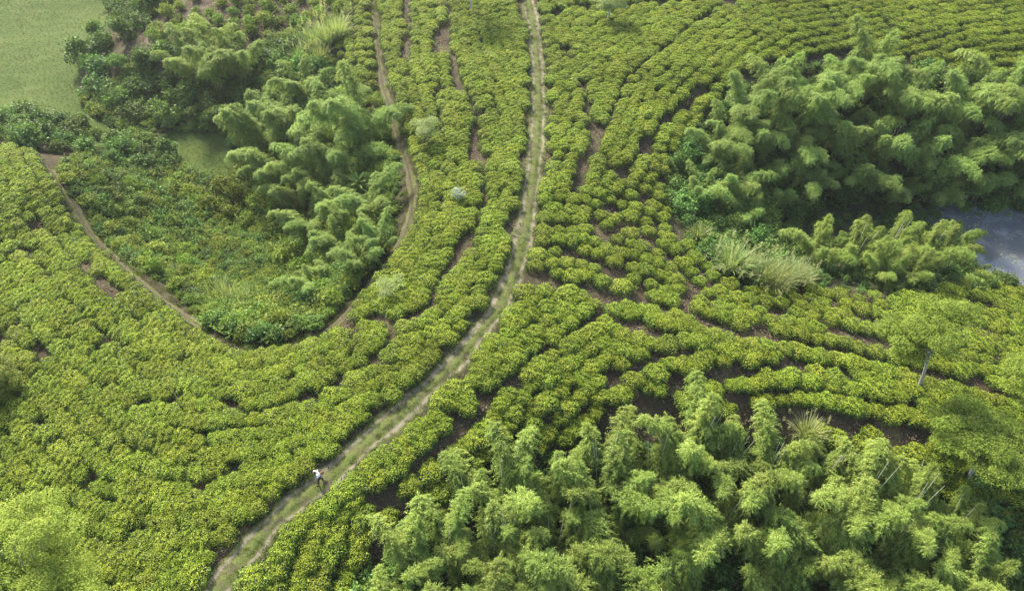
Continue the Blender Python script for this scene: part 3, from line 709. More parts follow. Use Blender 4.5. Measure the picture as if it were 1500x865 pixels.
# ------------------------------------------------------------------ bamboo
def bamboo(px, py, n, size, label, group, lean=None, culms=0, seed=0, kinds=None):
    r = random.Random(seed * 77 + int(px) * 3 + int(py))
    (x, y), = hit([(px, py)])
    root = empty('bamboo_clump', (x, y, hz(x, y) - .1), 0)
    culm_words = ['no bare culms', 'one bare culm', 'two bare culms', 'three bare culms', 'four bare culms', 'five bare culms', 'six bare culms']
    tag(root, label % (culm_words[culms], metres(math.hypot(x - WALK[0], y - WALK[1]))), 'bamboo', group)
    a0 = r.uniform(0, 6.28); size *= 1.1; n += 2
    for k in range(n):
        a = a0 + k * 6.283 / n + r.uniform(-.35, .35)
        if lean is not None and k % 3 == 0: a = lean + r.uniform(-.6, .6)
        q = r.uniform(.15, .75)
        o = bpy.data.objects.new('plume', r.choice(kinds or PLUME)); o.location = (q * math.cos(a), q * math.sin(a), 0)
        s = size * r.uniform(.72, 1.08); o.scale = (s * 1.05, s * 1.05, s)
        tl = r.uniform(.02, .34); o.rotation_euler = Euler((r.uniform(-.06, .06), tl, a), 'XYZ'); link(o, root)
    for k in range(culms):
        a = r.uniform(0, 6.28) if lean is None else lean + r.uniform(-.5, .5); tl = r.uniform(.04, .30); L = size * r.uniform(6.2, 8.3); q = r.uniform(.2, .9)
        b = MB(); d = np.array([math.sin(tl) * math.cos(a), math.sin(tl) * math.sin(a), math.cos(tl)])
        u = np.linspace(0, 1, 7)[:, None]; P = np.array([q * math.cos(a), q * math.sin(a), -.1]) + d * L * u + np.array([math.cos(a), math.sin(a), -.4]) * .35 * u ** 3
        b.tube(P, np.linspace(.030, .012, 7), 5, 0); b.obj('bare_culm', [M['culm']], root)
    return root
G1, L1 = 'bamboo stand on the bank above the pond', 'tall bamboo above pond, %s showing, %s from walker'
for i, (px, py, s, c) in enumerate([(1082,185,.72,0),(1125,178,.8,0),(1170,190,.8,0),(1215,168,.85,0),(1262,150,.86,0),(1310,178,.78,2),(1355,190,.74,3),(1400,178,.78,2),(1450,178,.8,3),(1495,175,.85,0),(1100,228,.66,0),(1160,240,.72,0),(1222,232,.76,0),(1285,246,.8,3),(1335,262,.78,0),(1392,250,.74,0),(1448,245,.74,0),(1495,255,.74,0),(1545,200,.8,0),(1548,262,.75,0),(1240,282,.6,0),(1180,285,.55,0),(1105,268,.5,0),(1300,296,.55,0),(1362,302,.5,0),(1425,290,.55,0),(1482,292,.55,0),(1130,305,.42,0),(1042,242,.5,0),(1024,296,.4,0),(1066,296,.52,0),(1092,330,.44,0),(1062,215,.55,0)]):
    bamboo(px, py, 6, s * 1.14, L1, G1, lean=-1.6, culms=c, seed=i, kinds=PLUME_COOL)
G2, L2 = 'low bamboo clumps beside the reeds and pond', 'low bamboo between reeds and pond, %s showing, %s from walker'
for i, (px, py, s, c) in enumerate([(1190,388,.56,0),(1240,396,.56,3),(1292,382,.56,5),(1345,398,.58,5),(1372,388,.52,5),(1285,412,.46,0),(1408,408,.36,2),(1394,378,.4,0),(1330,415,.4,0)]):
    bamboo(px, py, 7, s, L2, G2, culms=c, lean=.9, seed=40 + i)
G3, L3 = 'bamboo at the head of the hollow', 'pale bamboo on the hollow slope, %s showing, %s from the walker'
for i, (px, py, s, c) in enumerate([(396,225,.98,0),(442,215,1.02,0),(425,282,.85,0),(490,218,.95,2),(540,220,1.0,5),(470,288,.85,0),(512,262,.8,0),(452,150,.66,0),(465,432,.42,0),(492,405,.42,0),(505,330,.7,0),(548,325,.62,0),(558,366,.44,0),(462,350,.6,0),(530,396,.42,0),(500,372,.55,0),(440,310,.6,0)]):
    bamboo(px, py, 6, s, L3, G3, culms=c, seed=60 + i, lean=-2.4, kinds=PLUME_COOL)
G4, L4 = 'bamboo on the knoll by the meadow', 'bamboo on the shrubby knoll, %s showing, %s from the walker'
for i, (px, py, s, c) in enumerate([(285,122,.8,0),(325,130,.95,3),(365,118,.85,2)]):
    bamboo(px, py, 6, s, L4, G4, culms=c, seed=80 + i, lean=-1.6)
G5, L5 = 'big bamboo grove below the broken tea rows', 'big bamboo in the grove, %s showing, %s from the walker'
for i, (px, py, s, c) in enumerate([(690,775,.66,1),(745,760,.74,3),(815,752,.74,6),(880,742,.7,4),(600,862,.6,0),(655,838,.66,2),(730,850,.72,3),(810,838,.78,3),(890,815,.74,0),(950,730,.66,2),(1005,690,.78,3),(1050,712,.72,5),(1110,722,.68,3),(965,800,.74,0),(1040,800,.76,2),(1115,800,.74,0),(1180,735,.68,5),(1245,765,.7,4),(1310,782,.7,6),(1375,800,.66,4),(1190,842,.76,1),(1275,850,.74,3),(1350,868,.72,1),(1400,880,.66,0),(1000,890,.74,0),(880,905,.74,0),(1110,905,.74,0),(1230,930,.74,0),(700,930,.66,0),(780,930,.7,0),(570,940,.56,0)]):
    bamboo(px, py, 6, s * (.82 + .36 * ((i * 7) % 11) / 10), L5, G5, culms=c, lean=.9 if px > 1000 else 1.5, seed=100 + i)

# ------------------------------------------------------------------ shrubs, one by one, and the tangle under them
shrub_src, scrub_src = {}, {}
LANDMARKS = [('dirt track', guide_road), ('rim footpath', rim[::6]), ('knoll footpath', knoll[::6]), ('pond', np.array(hit([(1390, 312), (1500, 316), (1600, 330)])))]
def shrub(x, y, s, label, group, kind='shrub', cat='shrub'):
    pool, src = (SHRUB, shrub_src) if kind == 'shrub' else (SCRUB, scrub_src)
    k = int(rng.integers(0, len(pool))); o = bpy.data.objects.new('shrub', pool[k]); o.location = (x, y, hz(x, y) - .08)
    o.rotation_euler = (0, 0, rng.uniform(0, 6.28)); o.scale = (s * rng.uniform(.9, 1.15), s * rng.uniform(.9, 1.15), s * rng.uniform(.85, 1.25))
    src.setdefault(k, o); return tag(link(o), label, cat, group)
def shrubs(poly_px, dist, s0, s1, label, group, kind='shrub', avoid=()):
    x, y = fill(hit(poly_px), dist, avoid)
    for a, c in zip(x, y):
        sz = rng.uniform(s0, s1); near = min((float(seg_dist(np.array([a]), np.array([c]), ln)[0][0]), nm) for nm, ln in LANDMARKS)
        shrub(a, c, sz, '%s %s, %s from the %s' % ('large' if sz > (s0 + s1) / 2 else 'small', label, metres(near[0]), near[1]), group, kind)
shrubs([(128,125),(122,95),(150,55),(185,40),(205,85),(260,95),(330,95),(390,80),(450,70),(490,100),(480,150),(430,195),(340,198),(250,190),(190,172),(140,150)], 2.5, 1.25, 1.95, 'dark leafy shrub on the knoll bank', 'dark shrubs of the knoll bank', avoid=[('line', knoll, 1.2)])
shrubs([(165,-30),(225,-40),(260,-30),(235,15),(215,40),(185,40),(168,15)], 2.4, 1.3, 2.0, 'dark shrub at the knoll top', 'knoll top shrubs by the meadow', avoid=[('line', knoll, 1.3)])
shrubs([(240,-40),(500,-40),(500,60),(440,60),(390,60),(330,70),(260,85),(225,75)], 1.9, .7, 1.25, 'green shrub on the open knoll', 'shrubs beyond the knoll bamboo', 'scrub', [('line', knoll, 1.1)])
shrubs([(-60,180),(20,170),(90,178),(150,200),(225,215),(262,222),(250,250),(200,255),(130,235),(60,222),(-60,215)], 2.2, 1.0, 1.6, 'hedge shrub between tea and meadow', 'hedge shrubs between tea and meadow')
shrubs([(110,245),(150,255),(200,275),(260,330),(300,390),(330,470),(280,445),(210,385),(150,330)], 1.9, .75, 1.15, 'light green shrub inside the hollow rim', 'light shrubs along the rim footpath', 'scrub', [('line', rim[::3], 1.4)])
shrubs([(230,260),(300,300),(350,250),(400,300),(440,360),(480,340),(560,300),(585,290),(575,350),(530,410),(470,470),(410,490),(350,480),(330,440),(420,420),(400,350)], 2.3, .9, 1.6, 'green shrub on the hollow slope', 'shrubs of the hollow slope', 'scrub', [('line', rim[::3], 1.5)])
shrubs([(985,240),(1020,205),(1060,200),(1060,330),(1140,330),(1140,380),(1060,350),(1010,345),(990,310)], 2.1, .9, 1.4, 'shrub between broken tea rows and bamboo', 'bank shrubs beside the pond bamboo', 'shrub')
shrubs([(1060,225),(1500,262),(1560,290),(1500,312),(1380,300),(1300,292),(1150,318),(1060,330)], 2.4, 1.1, 1.8, 'shaded shrub under the pond bamboo', 'dark shrubs at the pond edge', 'shrub')
shrubs([(1400,400),(1500,415),(1560,440),(1500,445),(1420,425)], 2.2, .8, 1.2, 'green shrub between tea and pond', 'near bank shrubs of the pond', 'shrub')
shrubs([(1405,690),(1470,720),(1560,760),(1560,900),(1440,900),(1435,800)], 2.0, .9, 1.4, 'dark shrub beside the feathery tree', 'shrubs below the feathery trees', 'shrub')
shrub_list = [shrub_src[k] for k in sorted(shrub_src)]; scrub_list = [scrub_src[k] for k in sorted(scrub_src)]
def tangle(name, poly, dist, s0, s1, sources, label, avoid=()):
    x, y = fill(poly, dist, avoid); n = len(x)
    sc = rng.uniform(s0, s1, n) * (1 + .4 * n_lo(x * .8, y * .8)); sc = np.clip(sc, .22, 2)
    scatter(name, x, y, H(x, y) - .1, rng.uniform(0, 6.28, n), np.stack([sc * 1.15, sc * 1.15, sc], 1), rng.integers(0, len(sources), n), sources, label, 'undergrowth', rng.normal(size=(n, 2)) * .15)
tangle('undergrowth', BOWL, .66, .42, .78, scrub_list + shrub_list[:2], 'tangled green undergrowth covering the hollow', [('poly', PATCH, 0), ('poly', MEADOW, 0), ('line', rim[::3], .85), ('line', knoll, 1)])
tangle('undergrowth', RAVINE, 1.15, .5, 1.0, shrub_list, 'dark undergrowth on the banks above the pond', [('line', guide_mr, 1)])
tangle('undergrowth', LOWER, 1.3, .5, 1.0, shrub_list, 'dark undergrowth beneath the big bamboo grove', [('poly', BARE, 0)])

# ------------------------------------------------------------------ grasses
def reed(px, py, k, s, label, group=None):
    (x, y), = hit([(px, py)]); o = bpy.data.objects.new('reed_clump', REED[k]); o.location = (x, y, hz(x, y) - .05); s *= 1.3; o.scale = (s, s, s); o.rotation_euler = (0, 0, rng.uniform(0, 6.28))
    return tag(link(o), label, 'reeds', group)
for px, py, s in [(1068,400,1.15),(1085,404,1.05),(1062,392,.9)]: reed(px, py, 1, s, 'feathery pale reed clump at the tea edge, away from the bamboo', 'pale reeds at the tea edge')
for px, py, s in [(1112,418,1.15),(1130,424,1.1),(1145,416,1.0),(1165,418,.95)]: reed(px, py, 1, s, 'feathery plumed reed clump against the low bright bamboo', 'plumed reeds against the low bamboo')
for px, py, s in [(462,75,1.3),(482,70,1.5),(498,62,1.4),(445,98,1.1),(470,95,1.1)]: reed(px, py, 0, s, 'tall pale reed clump on the knoll slope behind the pale bamboo', 'reeds behind the pale bamboo')
for px, py, s in [(318,440,1.25),(335,445,1.2),(352,450,1.1)]: reed(px, py, 2, s, 'long arching grass clump in the bottom of the bushy hollow', 'arching grass in the hollow')
reed(1178, 642, 1, .8, 'small tasselled reed clump at the edge of the bamboo grove')
reed(1020, 350, 2, .9, 'arching grass clump on the bank above the pale reeds')

def meadow(poly, dist, nm, label, s0=.4, s1=.8):
    x, y = fill(poly, dist); n = len(x)
    scatter(nm, x, y, H(x, y), rng.uniform(0, 6.28, n), rng.uniform(s0, s1, n), np.zeros(n), [tuft0], label, 'grass')
(x0, y0), = hit([(352, 522)]); tuft0 = bpy.data.objects.new('grass_tuft', TUFT); tuft0.location = (x0, y0, hz(x0, y0)); tag(link(tuft0), 'small grass tuft in the green glade at the bend of the rim footpath', 'grass tuft', kind='stuff')
meadow(MEADOW, .45, 'meadow_grass', 'short green grass of the open meadow', .28, .6)
meadow(PATCH, .5, 'meadow_grass', 'short grass of the small lawn at the bottom of the hollow')
meadow(GLADE, .45, 'meadow_grass', 'short green grass of the glade beside the rim footpath')
x, y = fill(TEA_R, .8); m = np.min([np.hypot(x[:, None] - tx[None, a::8], y[:, None] - ty[None, a::8]).min(1) for a in range(8)], 0) > .72; x, y = x[m], y[m]
scatter('gap_weeds', x, y, H(x, y) - .02, rng.uniform(0, 6.28, len(x)), rng.uniform(.3, .8, len(x)), np.zeros(len(x)), [tuft0], 'sparse weeds on the bare soil between the broken tea rows', 'weeds')
b = MB(); r = np.random.default_rng(31)
for k in range(9):                                   # a scatter of clods and dead leaves
    c = np.array([r.normal() * .3, r.normal() * .3, .0]); q = r.uniform(.03, .08)
    b.add(c + np.array([(-1, -1, -.4), (1, -.8, -.4), (.9, 1, -.4), (-1, .9, -.4), (-.6, -.5, .6), (.5, -.6, .7), (.6, .5, .5), (-.5, .6, .65)]) * q * r.uniform(.7, 1.3, (8, 3)), [(4, 5, 6, 7), (0, 1, 5, 4), (1, 2, 6, 5), (2, 3, 7, 6), (3, 0, 4, 7)], 0)
P = np.concatenate([r.normal(size=(26, 2)) * .42, r.uniform(.0, .03, (26, 1))], 1); b.leaves(P, unit(rand_dir(r, 26) * [1, 1, .2]), unit(rand_dir(r, 26) * .4 + [0, 0, 1]), r.uniform(.08, .16, 26), .05, 1)
clod0 = b.obj('soil_clods', [plain_mat('soil_clod', (.025, .019, .012), (.085, .066, .042), 8), M['twig']]); (x0, y0), = hit([(905, 622)]); clod0.location = (x0, y0, hz(x0, y0)); tag(clod0, 'clods and dead leaves on the bare soil patch by the grove', kind='stuff')
for nm_, poly_, lb_ in (('soil_litter', TEA_R, 'clods and dead leaves on the soil between the broken tea rows'), ('soil_litter', TEA_L, 'clods and dead leaves in the gaps of the wide tea field'), ('soil_litter', KNOLL, 'clods and dead leaves on the open knoll')):
    x, y = fill(poly_, .62); m = np.min([np.hypot(x[:, None] - tx[None, a::8], y[:, None] - ty[None, a::8]).min(1) for a in range(8)], 0) > .55; m &= seg_dist(x, y, guide_road)[0] > ROAD_HALF; x, y = x[m], y[m]
    scatter(nm_, x, y, H(x, y), rng.uniform(0, 6.28, len(x)), rng.uniform(.6, 1.4, len(x)), np.zeros(len(x)), [clod0], lb_, 'soil litter')
# weeds along the track
wx = []; k = len(road); t_ = np.gradient(road, axis=0); t_ /= np.linalg.norm(t_, axis=1, keepdims=True); nr = np.stack([-t_[:, 1], t_[:, 0]], 1)
for s_, w_, n_ in ((0, .28, 500), (.82, .18, 330), (-.82, .18, 330)):
    i = rng.integers(0, k, n_); wx.append(road[i] + nr[i] * (s_ * ROAD_HALF + rng.normal(size=n_) * w_)[:, None] + rng.normal(size=(n_, 2)) * .1)
wx = np.concatenate(wx)
t2 = np.gradient(rim, axis=0); t2 /= np.linalg.norm(t2, axis=1, keepdims=True); i = rng.integers(0, len(rim), 900)
w2 = rim[i] + np.stack([-t2[i, 1], t2[i, 0]], 1) * (rng.choice([-1, 1], 900) * (.38 + np.abs(rng.normal(size=900)) * .3))[:, None]
sc2 = rng.uniform(.35, 1.25, 900) * (1 + .4 * n_lo(w2[:, 0], w2[:, 1])).clip(.3, 2)
scatter('footpath_weeds', w2[:, 0], w2[:, 1], H(w2[:, 0], w2[:, 1]), rng.uniform(0, 6.28, 900), sc2, np.zeros(900), [tuft0], 'weeds and grass fringing the rim footpath', 'weeds')
scatter('track_grass', wx[:, 0], wx[:, 1], H(wx[:, 0], wx[:, 1]) + .05, rng.uniform(0, 6.28, len(wx)), rng.uniform(.3, .75, len(wx)), np.zeros(len(wx)), [tuft0], 'short grass and weeds growing along the dirt track', 'grass')

# ------------------------------------------------------------------ shade trees
def under(px, py, z):                                # the spot on the ground below a crown seen at this place and height
    a, c = plane_hit(px, py, z); return float(a), float(c)
def tree(name, label, px, py, height, crown_r, crown_h, leafm, clusters=40, per0=160, fork=.5, lean=(0, 0), band=None, leaf=.16, rt=.14, seed=0, group=None, flat=.35, cr=.75, off=(0, 0), at=None):
    r = np.random.default_rng(900 + seed); (x, y), = hit([(px, py)]) if at is None else [at]; height, crown_r, crown_h, cr = height * 1.12, crown_r * 1.12, crown_h * 1.12, cr * 1.05
    root = empty(name, (x, y, hz(x, y) - .1)); tag(root, label, 'tree', group)
    top = np.array([lean[0], lean[1], height * fork]); u = np.linspace(0, 1, 9)[:, None]
    path = top * u + np.array([math.sin(seed), math.cos(seed), 0]) * .16 * np.sin(u * 5.0)
    b = MB(); b.tube(path, np.linspace(rt, rt * .62, 9) * (1 + .5 * np.exp(-np.linspace(0, 12, 9))), 9, 0)
    cen = np.array([lean[0] * 1.3 + off[0], lean[1] * 1.3 + off[1], height - crown_h * .5]); C = []
    dim = np.array([crown_r, crown_r, crown_h * .5])
    lobes = [cen + unit(rand_dir(r, 1)[0] * [1, 1, .7]) * dim * r.uniform(.35, .72) for _ in range(6)]
    for k in range(clusters):                        # leaf sprays gather into uneven lobes with gaps between
        C.append(lobes[k % 6] + rand_dir(r, 1)[0] * r.uniform(.3, 1) ** .5 * dim * [.46, .46, .55])
    for k, c in enumerate(C):
        if k % 4 == 0:
            m = (top + c) / 2 + np.array([0, 0, .12 * np.linalg.norm(c - top)]); q = np.linspace(0, 1, 6)[:, None]
            P = path[-1 - (k % 3)] * (1 - q) ** 2 + 2 * m * q * (1 - q) + c * q ** 2
            b.tube(P, np.linspace(rt * .34, .008, 6), 5, 0)
    trunk = b.obj('trunk', [M['bark']], root, True)
    if band:
        z0, z1 = band; bb = MB(); q = np.linspace(z0, z1, 5)
        P = np.stack([np.interp(q, path[:, 2], path[:, 0]), np.interp(q, path[:, 2], path[:, 1]), q], 1); rd_ = np.interp(q, path[:, 2], np.linspace(rt, rt * .62, 9) * (1 + .5 * np.exp(-np.linspace(0, 12, 9)))) + .012
        bb.tube(P, rd_, 12, 0); o = bb.obj('painted_band', [M['band']], trunk, True); o['label'] = 'yellow painted band round the trunk'
    b = MB()
    for c in C:
        per = int(per0 * 1.7); a = r.uniform(0, 6.283, per); q = np.sqrt(r.uniform(0, 1, per)); rad = cr * r.uniform(.7, 1.3)
        P = c + np.stack([np.cos(a) * q * rad, np.sin(a) * q * rad, (r.normal(size=per) * .22 - .5 * q ** 2 * .5) * rad * flat * 2], 1)
        o = np.stack([np.cos(a), np.sin(a), -.15 - .35 * q], 1)
        b.leaves(P, unit(o + rand_dir(r, per) * .7), unit(np.array([0, 0, 1]) + rand_dir(r, per) * .5), r.uniform(.7, 1.3, per) * leaf, leaf * .42, 0)
    b.obj('crown', [M[leafm]], root)
    return root
tree('shade_tree', 'spreading light green shade tree with pale bent trunk banded yellow', *TRUNKS['shade_tall'], 8.0, 2.7, 3.0, 'feather', 90, 210, .54, (-.75, .1), (.25, .75), .14, .14, 1, off=(-.7, .2), cr=.55)
tree('sapling', 'young pale green tree with thin trunk among tea near the rim footpath', *TRUNKS['sapling'], 2.9, 1.15, 1.3, 'pale', 16, 170, .6, (-.1, 0), None, .13, .05, 2, cr=.45)
tree('shade_tree', 'grey trunked shade tree banded yellow, between the rim footpath and the track', *TRUNKS['top_a'], 7.5, 2.4, 3.2, 'pale', 40, 170, .42, (.05, 0), (.75, 1.15), .16, .17, 3)
tree('shade_tree', 'pale crowned shade tree banded yellow, across the track from the rim footpath', *TRUNKS['top_b'], 4.6, 1.5, 3.0, 'pale', 34, 170, .5, (.1, .1), (.55, .95), .15, .11, 4, cr=.55)
tree('sapling', 'small greyish sapling crown poking out of tea beside the long row gap', 672, 300, 1.75, .42, .7, 'grey_leaf', 7, 90, .6, (0, 0), None, .13, .03, 5, cr=.32)
tree('sapling', 'pale feathery sapling crown spreading over the tea above the bend', 572, 440, 2.1, 1.1, .6, 'pale', 9, 90, .6, (0, 0), None, .13, .04, 6, cr=.42)
tree('feathery_tree', 'broad light green feathery tree beside the shade tree with the bent trunk', 1462, 700, 6.6, 3.4, 3.2, 'feather', 120, 210, .5, (-.2, .3), None, .14, .17, 7, cr=.58, at=under(1468, 645, .8))
tree('feathery_tree', 'slender feathery tree on the tea edge towards the pond', 1492, 605, 4.6, 2.3, 2.4, 'feather', 60, 180, .45, (-.3, .2), None, .14, .1, 8, cr=.5)
tree('feathery_tree', 'large light green feathery crown rising over the wide tea field', 42, 975, 9.6, 4.4, 4.4, 'feather_pale', 190, 300, .5, (.2, .3), None, .12, .2, 9, cr=.6, flat=.45, at=under(28, 885, 5.8))
tree('feathery_tree', 'rounded soft green crown at the border of the wide tea field', -35, 640, 3.4, 1.5, 2.8, 'scrub', 60, 160, .35, (0, 0), None, .14, .09, 10, cr=.5, at=under(-16, 552, .6))

# ------------------------------------------------------------------ odd plants
def frond_plant(px, py, label):
    (x, y), = hit([(px, py)]); root = empty('frond_plant', (x, y, hz(x, y) - .1)); tag(root, label, 'plant')
    b = MB(); b.tube([(0, 0, 0), (.05, .03, 1.5), (.02, .1, 3.2)], [.14, .11, .08], 8, 0); b.obj('stem', [M['wood']], root, True)
    r = np.random.default_rng(5)
    for k in range(34):
        a = k * 2.4; el = .95 - k * .035; L = 1.5 + .6 * r.uniform(); u = np.linspace(0, 1, 7)[:, None]
        d = np.array([math.cos(a) * math.cos(el), math.sin(a) * math.cos(el), math.sin(el)]); base = np.array([.02, .1, 3.2 - k * .045])
        P = base + d * L * u - np.array([0, 0, 1]) * .55 * u ** 2.2
        b = MB(); side = unit(np.array([-math.sin(a), math.cos(a), 0.0])); w = np.interp(u[:, 0], [0, .3, .7, 1], [.03, .13, .11, .01])[:, None]
        V = np.stack([P - side * w - [0, 0, .04], P, P + side * w - [0, 0, .04]], 1).reshape(-1, 3); i = np.arange(6)[:, None] * 3 + np.arange(2)[None]
        b.add(V, np.stack([i, i + 1, i + 4, i + 3], -1).reshape(-1, 4)); b.obj('frond', [M['frond']], root, True)
frond_plant(530, 300, 'glossy plant of long arching fronds among the pale bamboo')

def twig_shrub(px, py, s, label, group=None):
    (x, y), = hit([(px, py)]); r = np.random.default_rng(int(px)); b = MB()
    for k in range(70):
        d = rand_dir(r, 1)[0]; d[2] = abs(d[2]) * .9 + .25; d = unit(d); L = s * r.uniform(.5, 1.2); q = np.linspace(0, 1, 4)[:, None]
        o = np.array([r.normal() * .25 * s, r.normal() * .2 * s, -.05])
        b.tube(o + d * L * q + rand_dir(r, 1)[0] * .14 * s * q ** 2, np.linspace(.016, .006, 4), 4, 0)
    o = b.obj('dry_shrub', [M['twig']]); o.location = (x, y, hz(x, y)); return tag(o, label, 'dry shrub', group)
twig_shrub(1262, 440, 1.1, 'leafless grey twig shrub under the low bright bamboo')
twig_shrub(150, 332, .8, 'reddish brown dry shrub beside the rim footpath')
twig_shrub(955, 640, 1.1, 'dry brown brush heap on the bare soil by the bamboo grove')
twig_shrub(1128, 648, .9, 'dry brown brush beside the small tasselled reeds')
twig_shrub(1035, 372, .8, 'withered brown shrub beside the pale reeds')
twig_shrub(425, 512, .7, 'low tangle of dry stems at the footpath bend')

# floating pads on the pond
b = MB(); r = np.random.default_rng(77); n = 110
pc = np.array(hit([(1430,318),(1470,322),(1500,320),(1420,345),(1460,372),(1440,360),(1480,388),(1500,392)])); i = r.integers(0, len(pc), n)
P = np.concatenate([pc[i] + r.normal(size=(n, 2)) * [1.3, .55], np.full((n, 1), WATER_Z + .012)], 1); a = r.uniform(0, 6.28, n)
b.leaves(P, np.stack([np.cos(a), np.sin(a), 0 * a], 1), np.tile([0., 0, 1], (n, 1)), r.uniform(.1, .35, n), r.uniform(.08, .22, n), 0, 0)
o = b.obj('floating_weed', [M['reed']]); tag(o, 'pale floating weed scattered on the pond', 'pond weed', kind='stuff')

# ------------------------------------------------------------------ the walker
def skin_mat(name, c): 
    return plain_mat(name, tuple(v * .85 for v in c), c, 14, .75, .1)
M['skin'] = skin_mat('skin_tone', (.17, .085, .05)); M['shirt'] = skin_mat('white_cotton', (.80, .80, .78)); M['trouser'] = skin_mat('dark_cloth', (.030, .032, .040))
M['shoe'] = skin_mat('shoe_leather', (.03, .025, .022)); M['bag'] = skin_mat('red_cloth', (.20, .07, .055)); M['hair'] = skin_mat('black_hair', (.012, .011, .010))

def skinned(name, verts, edges, radii, root_i, mat, parent, sub=2):
    me = bpy.data.meshes.new(name); me.from_pydata(verts, edges, []); me.materials.append(mat)
    o = link(bpy.data.objects.new(name, me), parent)
    o.modifiers.new('skin', 'SKIN').use_smooth_shade = True
    sk = me.skin_vertices[0].data if me.skin_vertices else None
    if sk is None:
        bm_ = __import__('bmesh').new(); bm_.from_mesh(me); bm_.verts.layers.skin.verify(); bm_.to_mesh(me); bm_.free(); sk = me.skin_vertices[0].data
    for k, rd_ in enumerate(radii):
        sk[k].radius = rd_ if isinstance(rd_, tuple) else (rd_, rd_); sk[k].use_root = (k == root_i)
    sb = o.modifiers.new('smooth', 'SUBSURF'); sb.levels = sub; sb.render_levels = sub
    return o

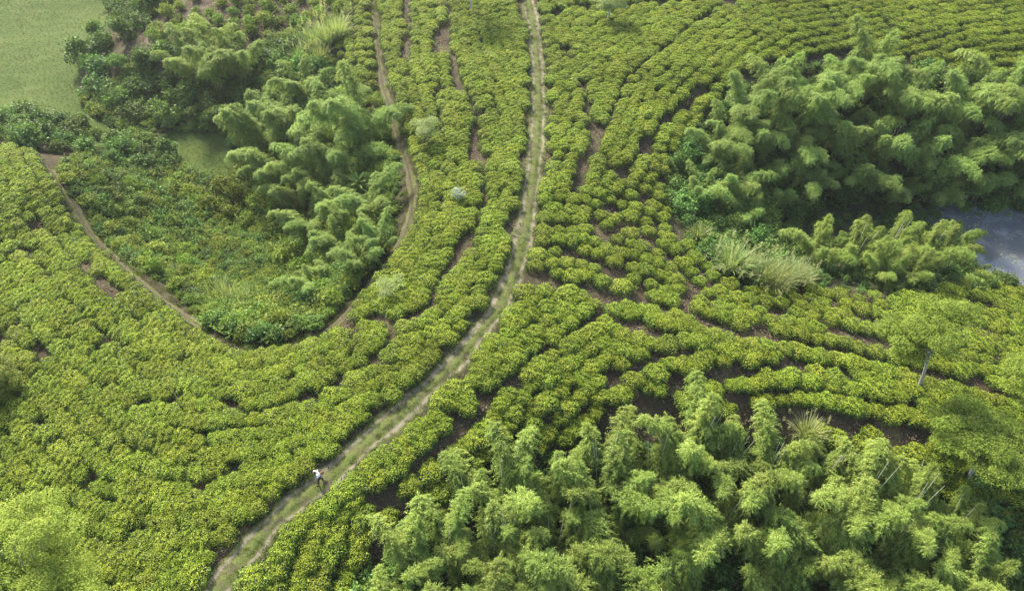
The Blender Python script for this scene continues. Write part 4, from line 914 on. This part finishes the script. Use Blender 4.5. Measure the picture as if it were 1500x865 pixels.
def walker(px, py, rz):
    (x, y), = hit([(px, py)]); z = hz(x, y) + .05
    root = empty('person', (x, y, z), rz, .92); tag(root, 'person in white shirt and dark trousers walking down the dirt track', 'person')
    # faces +X, leaning forward, mid-stride; bag hangs from the trailing right hand
    V, E, R = [], [], []
    def chain(pts, rad, start=None):
        prev = start
        for p, q in zip(pts, rad):
            V.append(p); R.append(q); k = len(V) - 1
            if prev is not None: E.append((prev, k))
            prev = k
        return prev
    pel = chain([(0, 0, .93)], [(.15, .12)])
    ch = chain([(.03, 0, 1.12), (.10, 0, 1.32), (.15, 0, 1.44)], [(.14, .11), (.16, .12), (.09, .09)], pel)
    hd = chain([(.18, 0, 1.52), (.21, 0, 1.60), (.225, 0, 1.70)], [.052, (.085, .075), (.085, .078)], ch)
    chain([(.315, 0, 1.625)], [.014], hd - 1)
    for sy, knee, ank, toe in ((1, (.20, .10, .50), (.24, .10, .09), (.40, .11, .05)), (-1, (.02, -.10, .49), (-.22, -.10, .14), (-.10, -.11, .04))):
        chain([(.01, .09 * sy, .86), knee, ank, toe], [.095, .058, .042, .036], pel)
    hands = []
    for sy, el, wr in ((1, (.20, .27, 1.13), (.38, .25, .98)), (-1, (-.12, -.28, 1.14), (-.24, -.32, .92))):
        h = chain([(.12, .19 * sy, 1.39), el, wr], [.062, .044, .030], ch - 1)
        d = np.array(wr) - np.array(el); d = d / np.linalg.norm(d); w = np.array(wr)
        pm = chain([tuple(w + d * .05)], [(.036, .020)], h); side = np.array([.0, 1.0, 0]) * sy; fw = np.array([1.0, 0, 0]); hands.append(w + d * .13)
        for j, (off, ln) in enumerate(((-.030, .068), (-.010, .078), (.010, .074), (.030, .058))):
            b0 = w + d * .085 + fw * off; chain([tuple(b0), tuple(b0 + d * ln * .5), tuple(b0 + d * ln * .85 - side * .022)], [.009, .0085, .007], pm)
        t0 = w + d * .035 + fw * .034; chain([tuple(t0), tuple(t0 + fw * .022 + d * .03 - side * .01), tuple(t0 + fw * .026 + d * .06 - side * .02)], [.0105, .0095, .008], pm)
    skinned('body', V, E, R, 0, M['skin'], root)
    V, E, R = [], [], []
    pel = chain([(0, 0, .90)], [(.185, .15)]); ch = chain([(.03, 0, 1.12), (.10, 0, 1.33), (.145, 0, 1.435)], [(.17, .135), (.18, .135), (.08, .08)], pel)
    for sy, el in ((1, (.20, .27, 1.13)), (-1, (-.12, -.28, 1.14))):
        s0 = np.array((.12, .20 * sy, 1.39)); e = np.array(el); chain([tuple(s0), tuple(s0 * .1 + e * .9)], [.085, .068], ch - 1)
    skinned('shirt', V, E, R, 0, M['shirt'], root)
    V, E, R = [], [], []
    pel = chain([(0, 0, .92)], [(.165, .135)])
    for sy, knee, ank in ((1, (.20, .10, .50), (.238, .10, .13)), (-1, (.02, -.10, .49), (-.205, -.10, .17))):
        chain([(.01, .09 * sy, .84), knee, ank], [.112, .080, .068], pel)
    skinned('trousers', V, E, R, 0, M['trouser'], root)
    for sy, a, t in ((1, (.235, .10, .07), (.42, .11, .045)), (-1, (-.215, -.10, .12), (-.085, -.11, .035))):
        V, E, R = [], [], []; chain([a, tuple((np.array(a) + np.array(t)) / 2), t], [.052, .05, .042]); skinned('shoe', V, E, R, 0, M['shoe'], root)
    V, E, R = [], [], []; chain([(.195, 0, 1.665), (.205, 0, 1.745)], [(.088, .084), (.08, .08)]); skinned('hair', V, E, R, 0, M['hair'], root)
    V, E, R = [], [], []; chain([(.21, 0, 1.725), (.215, 0, 1.775)], [(.088, .086), (.06, .06)]); cap = skinned('cap', V, E, R, 0, M['shirt'], root); cap['label'] = 'white cap'
    hx = hands[1] * .92; V, E, R = [], [], []
    bag = empty('cloth_bag', (0, 0, 0)); c, s = math.cos(rz), math.sin(rz); bag.location = (x + hx[0] * c - hx[1] * s, y + hx[0] * s + hx[1] * c, z + hx[2]); bag.rotation_euler = (0, 0, rz); bag.scale = (.92,) * 3
    tag(bag, 'small reddish cloth bag hanging from the hand of the walking person', 'bag')
    chain([(0, 0, -.42), (0, 0, -.30), (0, 0, -.17)], [(.15, .09), (.15, .085), (.07, .03)]); skinned('pouch', V, E, R, 0, M['bag'], bag)
    b = MB(); q = np.linspace(0, math.pi, 9); b.tube(np.stack([np.cos(q) * .06, 0 * q, -.16 + .17 * np.sin(q)], 1), .009, 6); b.obj('handle', [M['bag']], bag, True)
walker(471, 706, math.radians(215))

# ------------------------------------------------------------------ damp air over the valley
b = MB(); X0, X1, Y0, Y1, Z0, Z1 = -1500, 1500, -1000, 2300, -24, 60
b.add([(X0,Y0,Z0),(X1,Y0,Z0),(X1,Y1,Z0),(X0,Y1,Z0),(X0,Y0,Z1),(X1,Y0,Z1),(X1,Y1,Z1),(X0,Y1,Z1)], [(0,3,2,1),(4,5,6,7),(0,1,5,4),(1,2,6,5),(2,3,7,6),(3,0,4,7)])
hm, ht, hb, hout = nodes('haze_air'); ht.nodes.remove(hb)
pv = N_(ht, 'ShaderNodeVolumePrincipled'); pv.inputs['Density'].default_value = .00016; pv.inputs['Color'].default_value = (.93, .96, 1, 1); pv.inputs['Anisotropy'].default_value = .35
ht.links.new(pv.outputs[0], hout.inputs['Volume'])
haze = b.obj('haze', [hm]); tag(haze, 'thin pale haze filling the air over the plantation', kind='stuff')
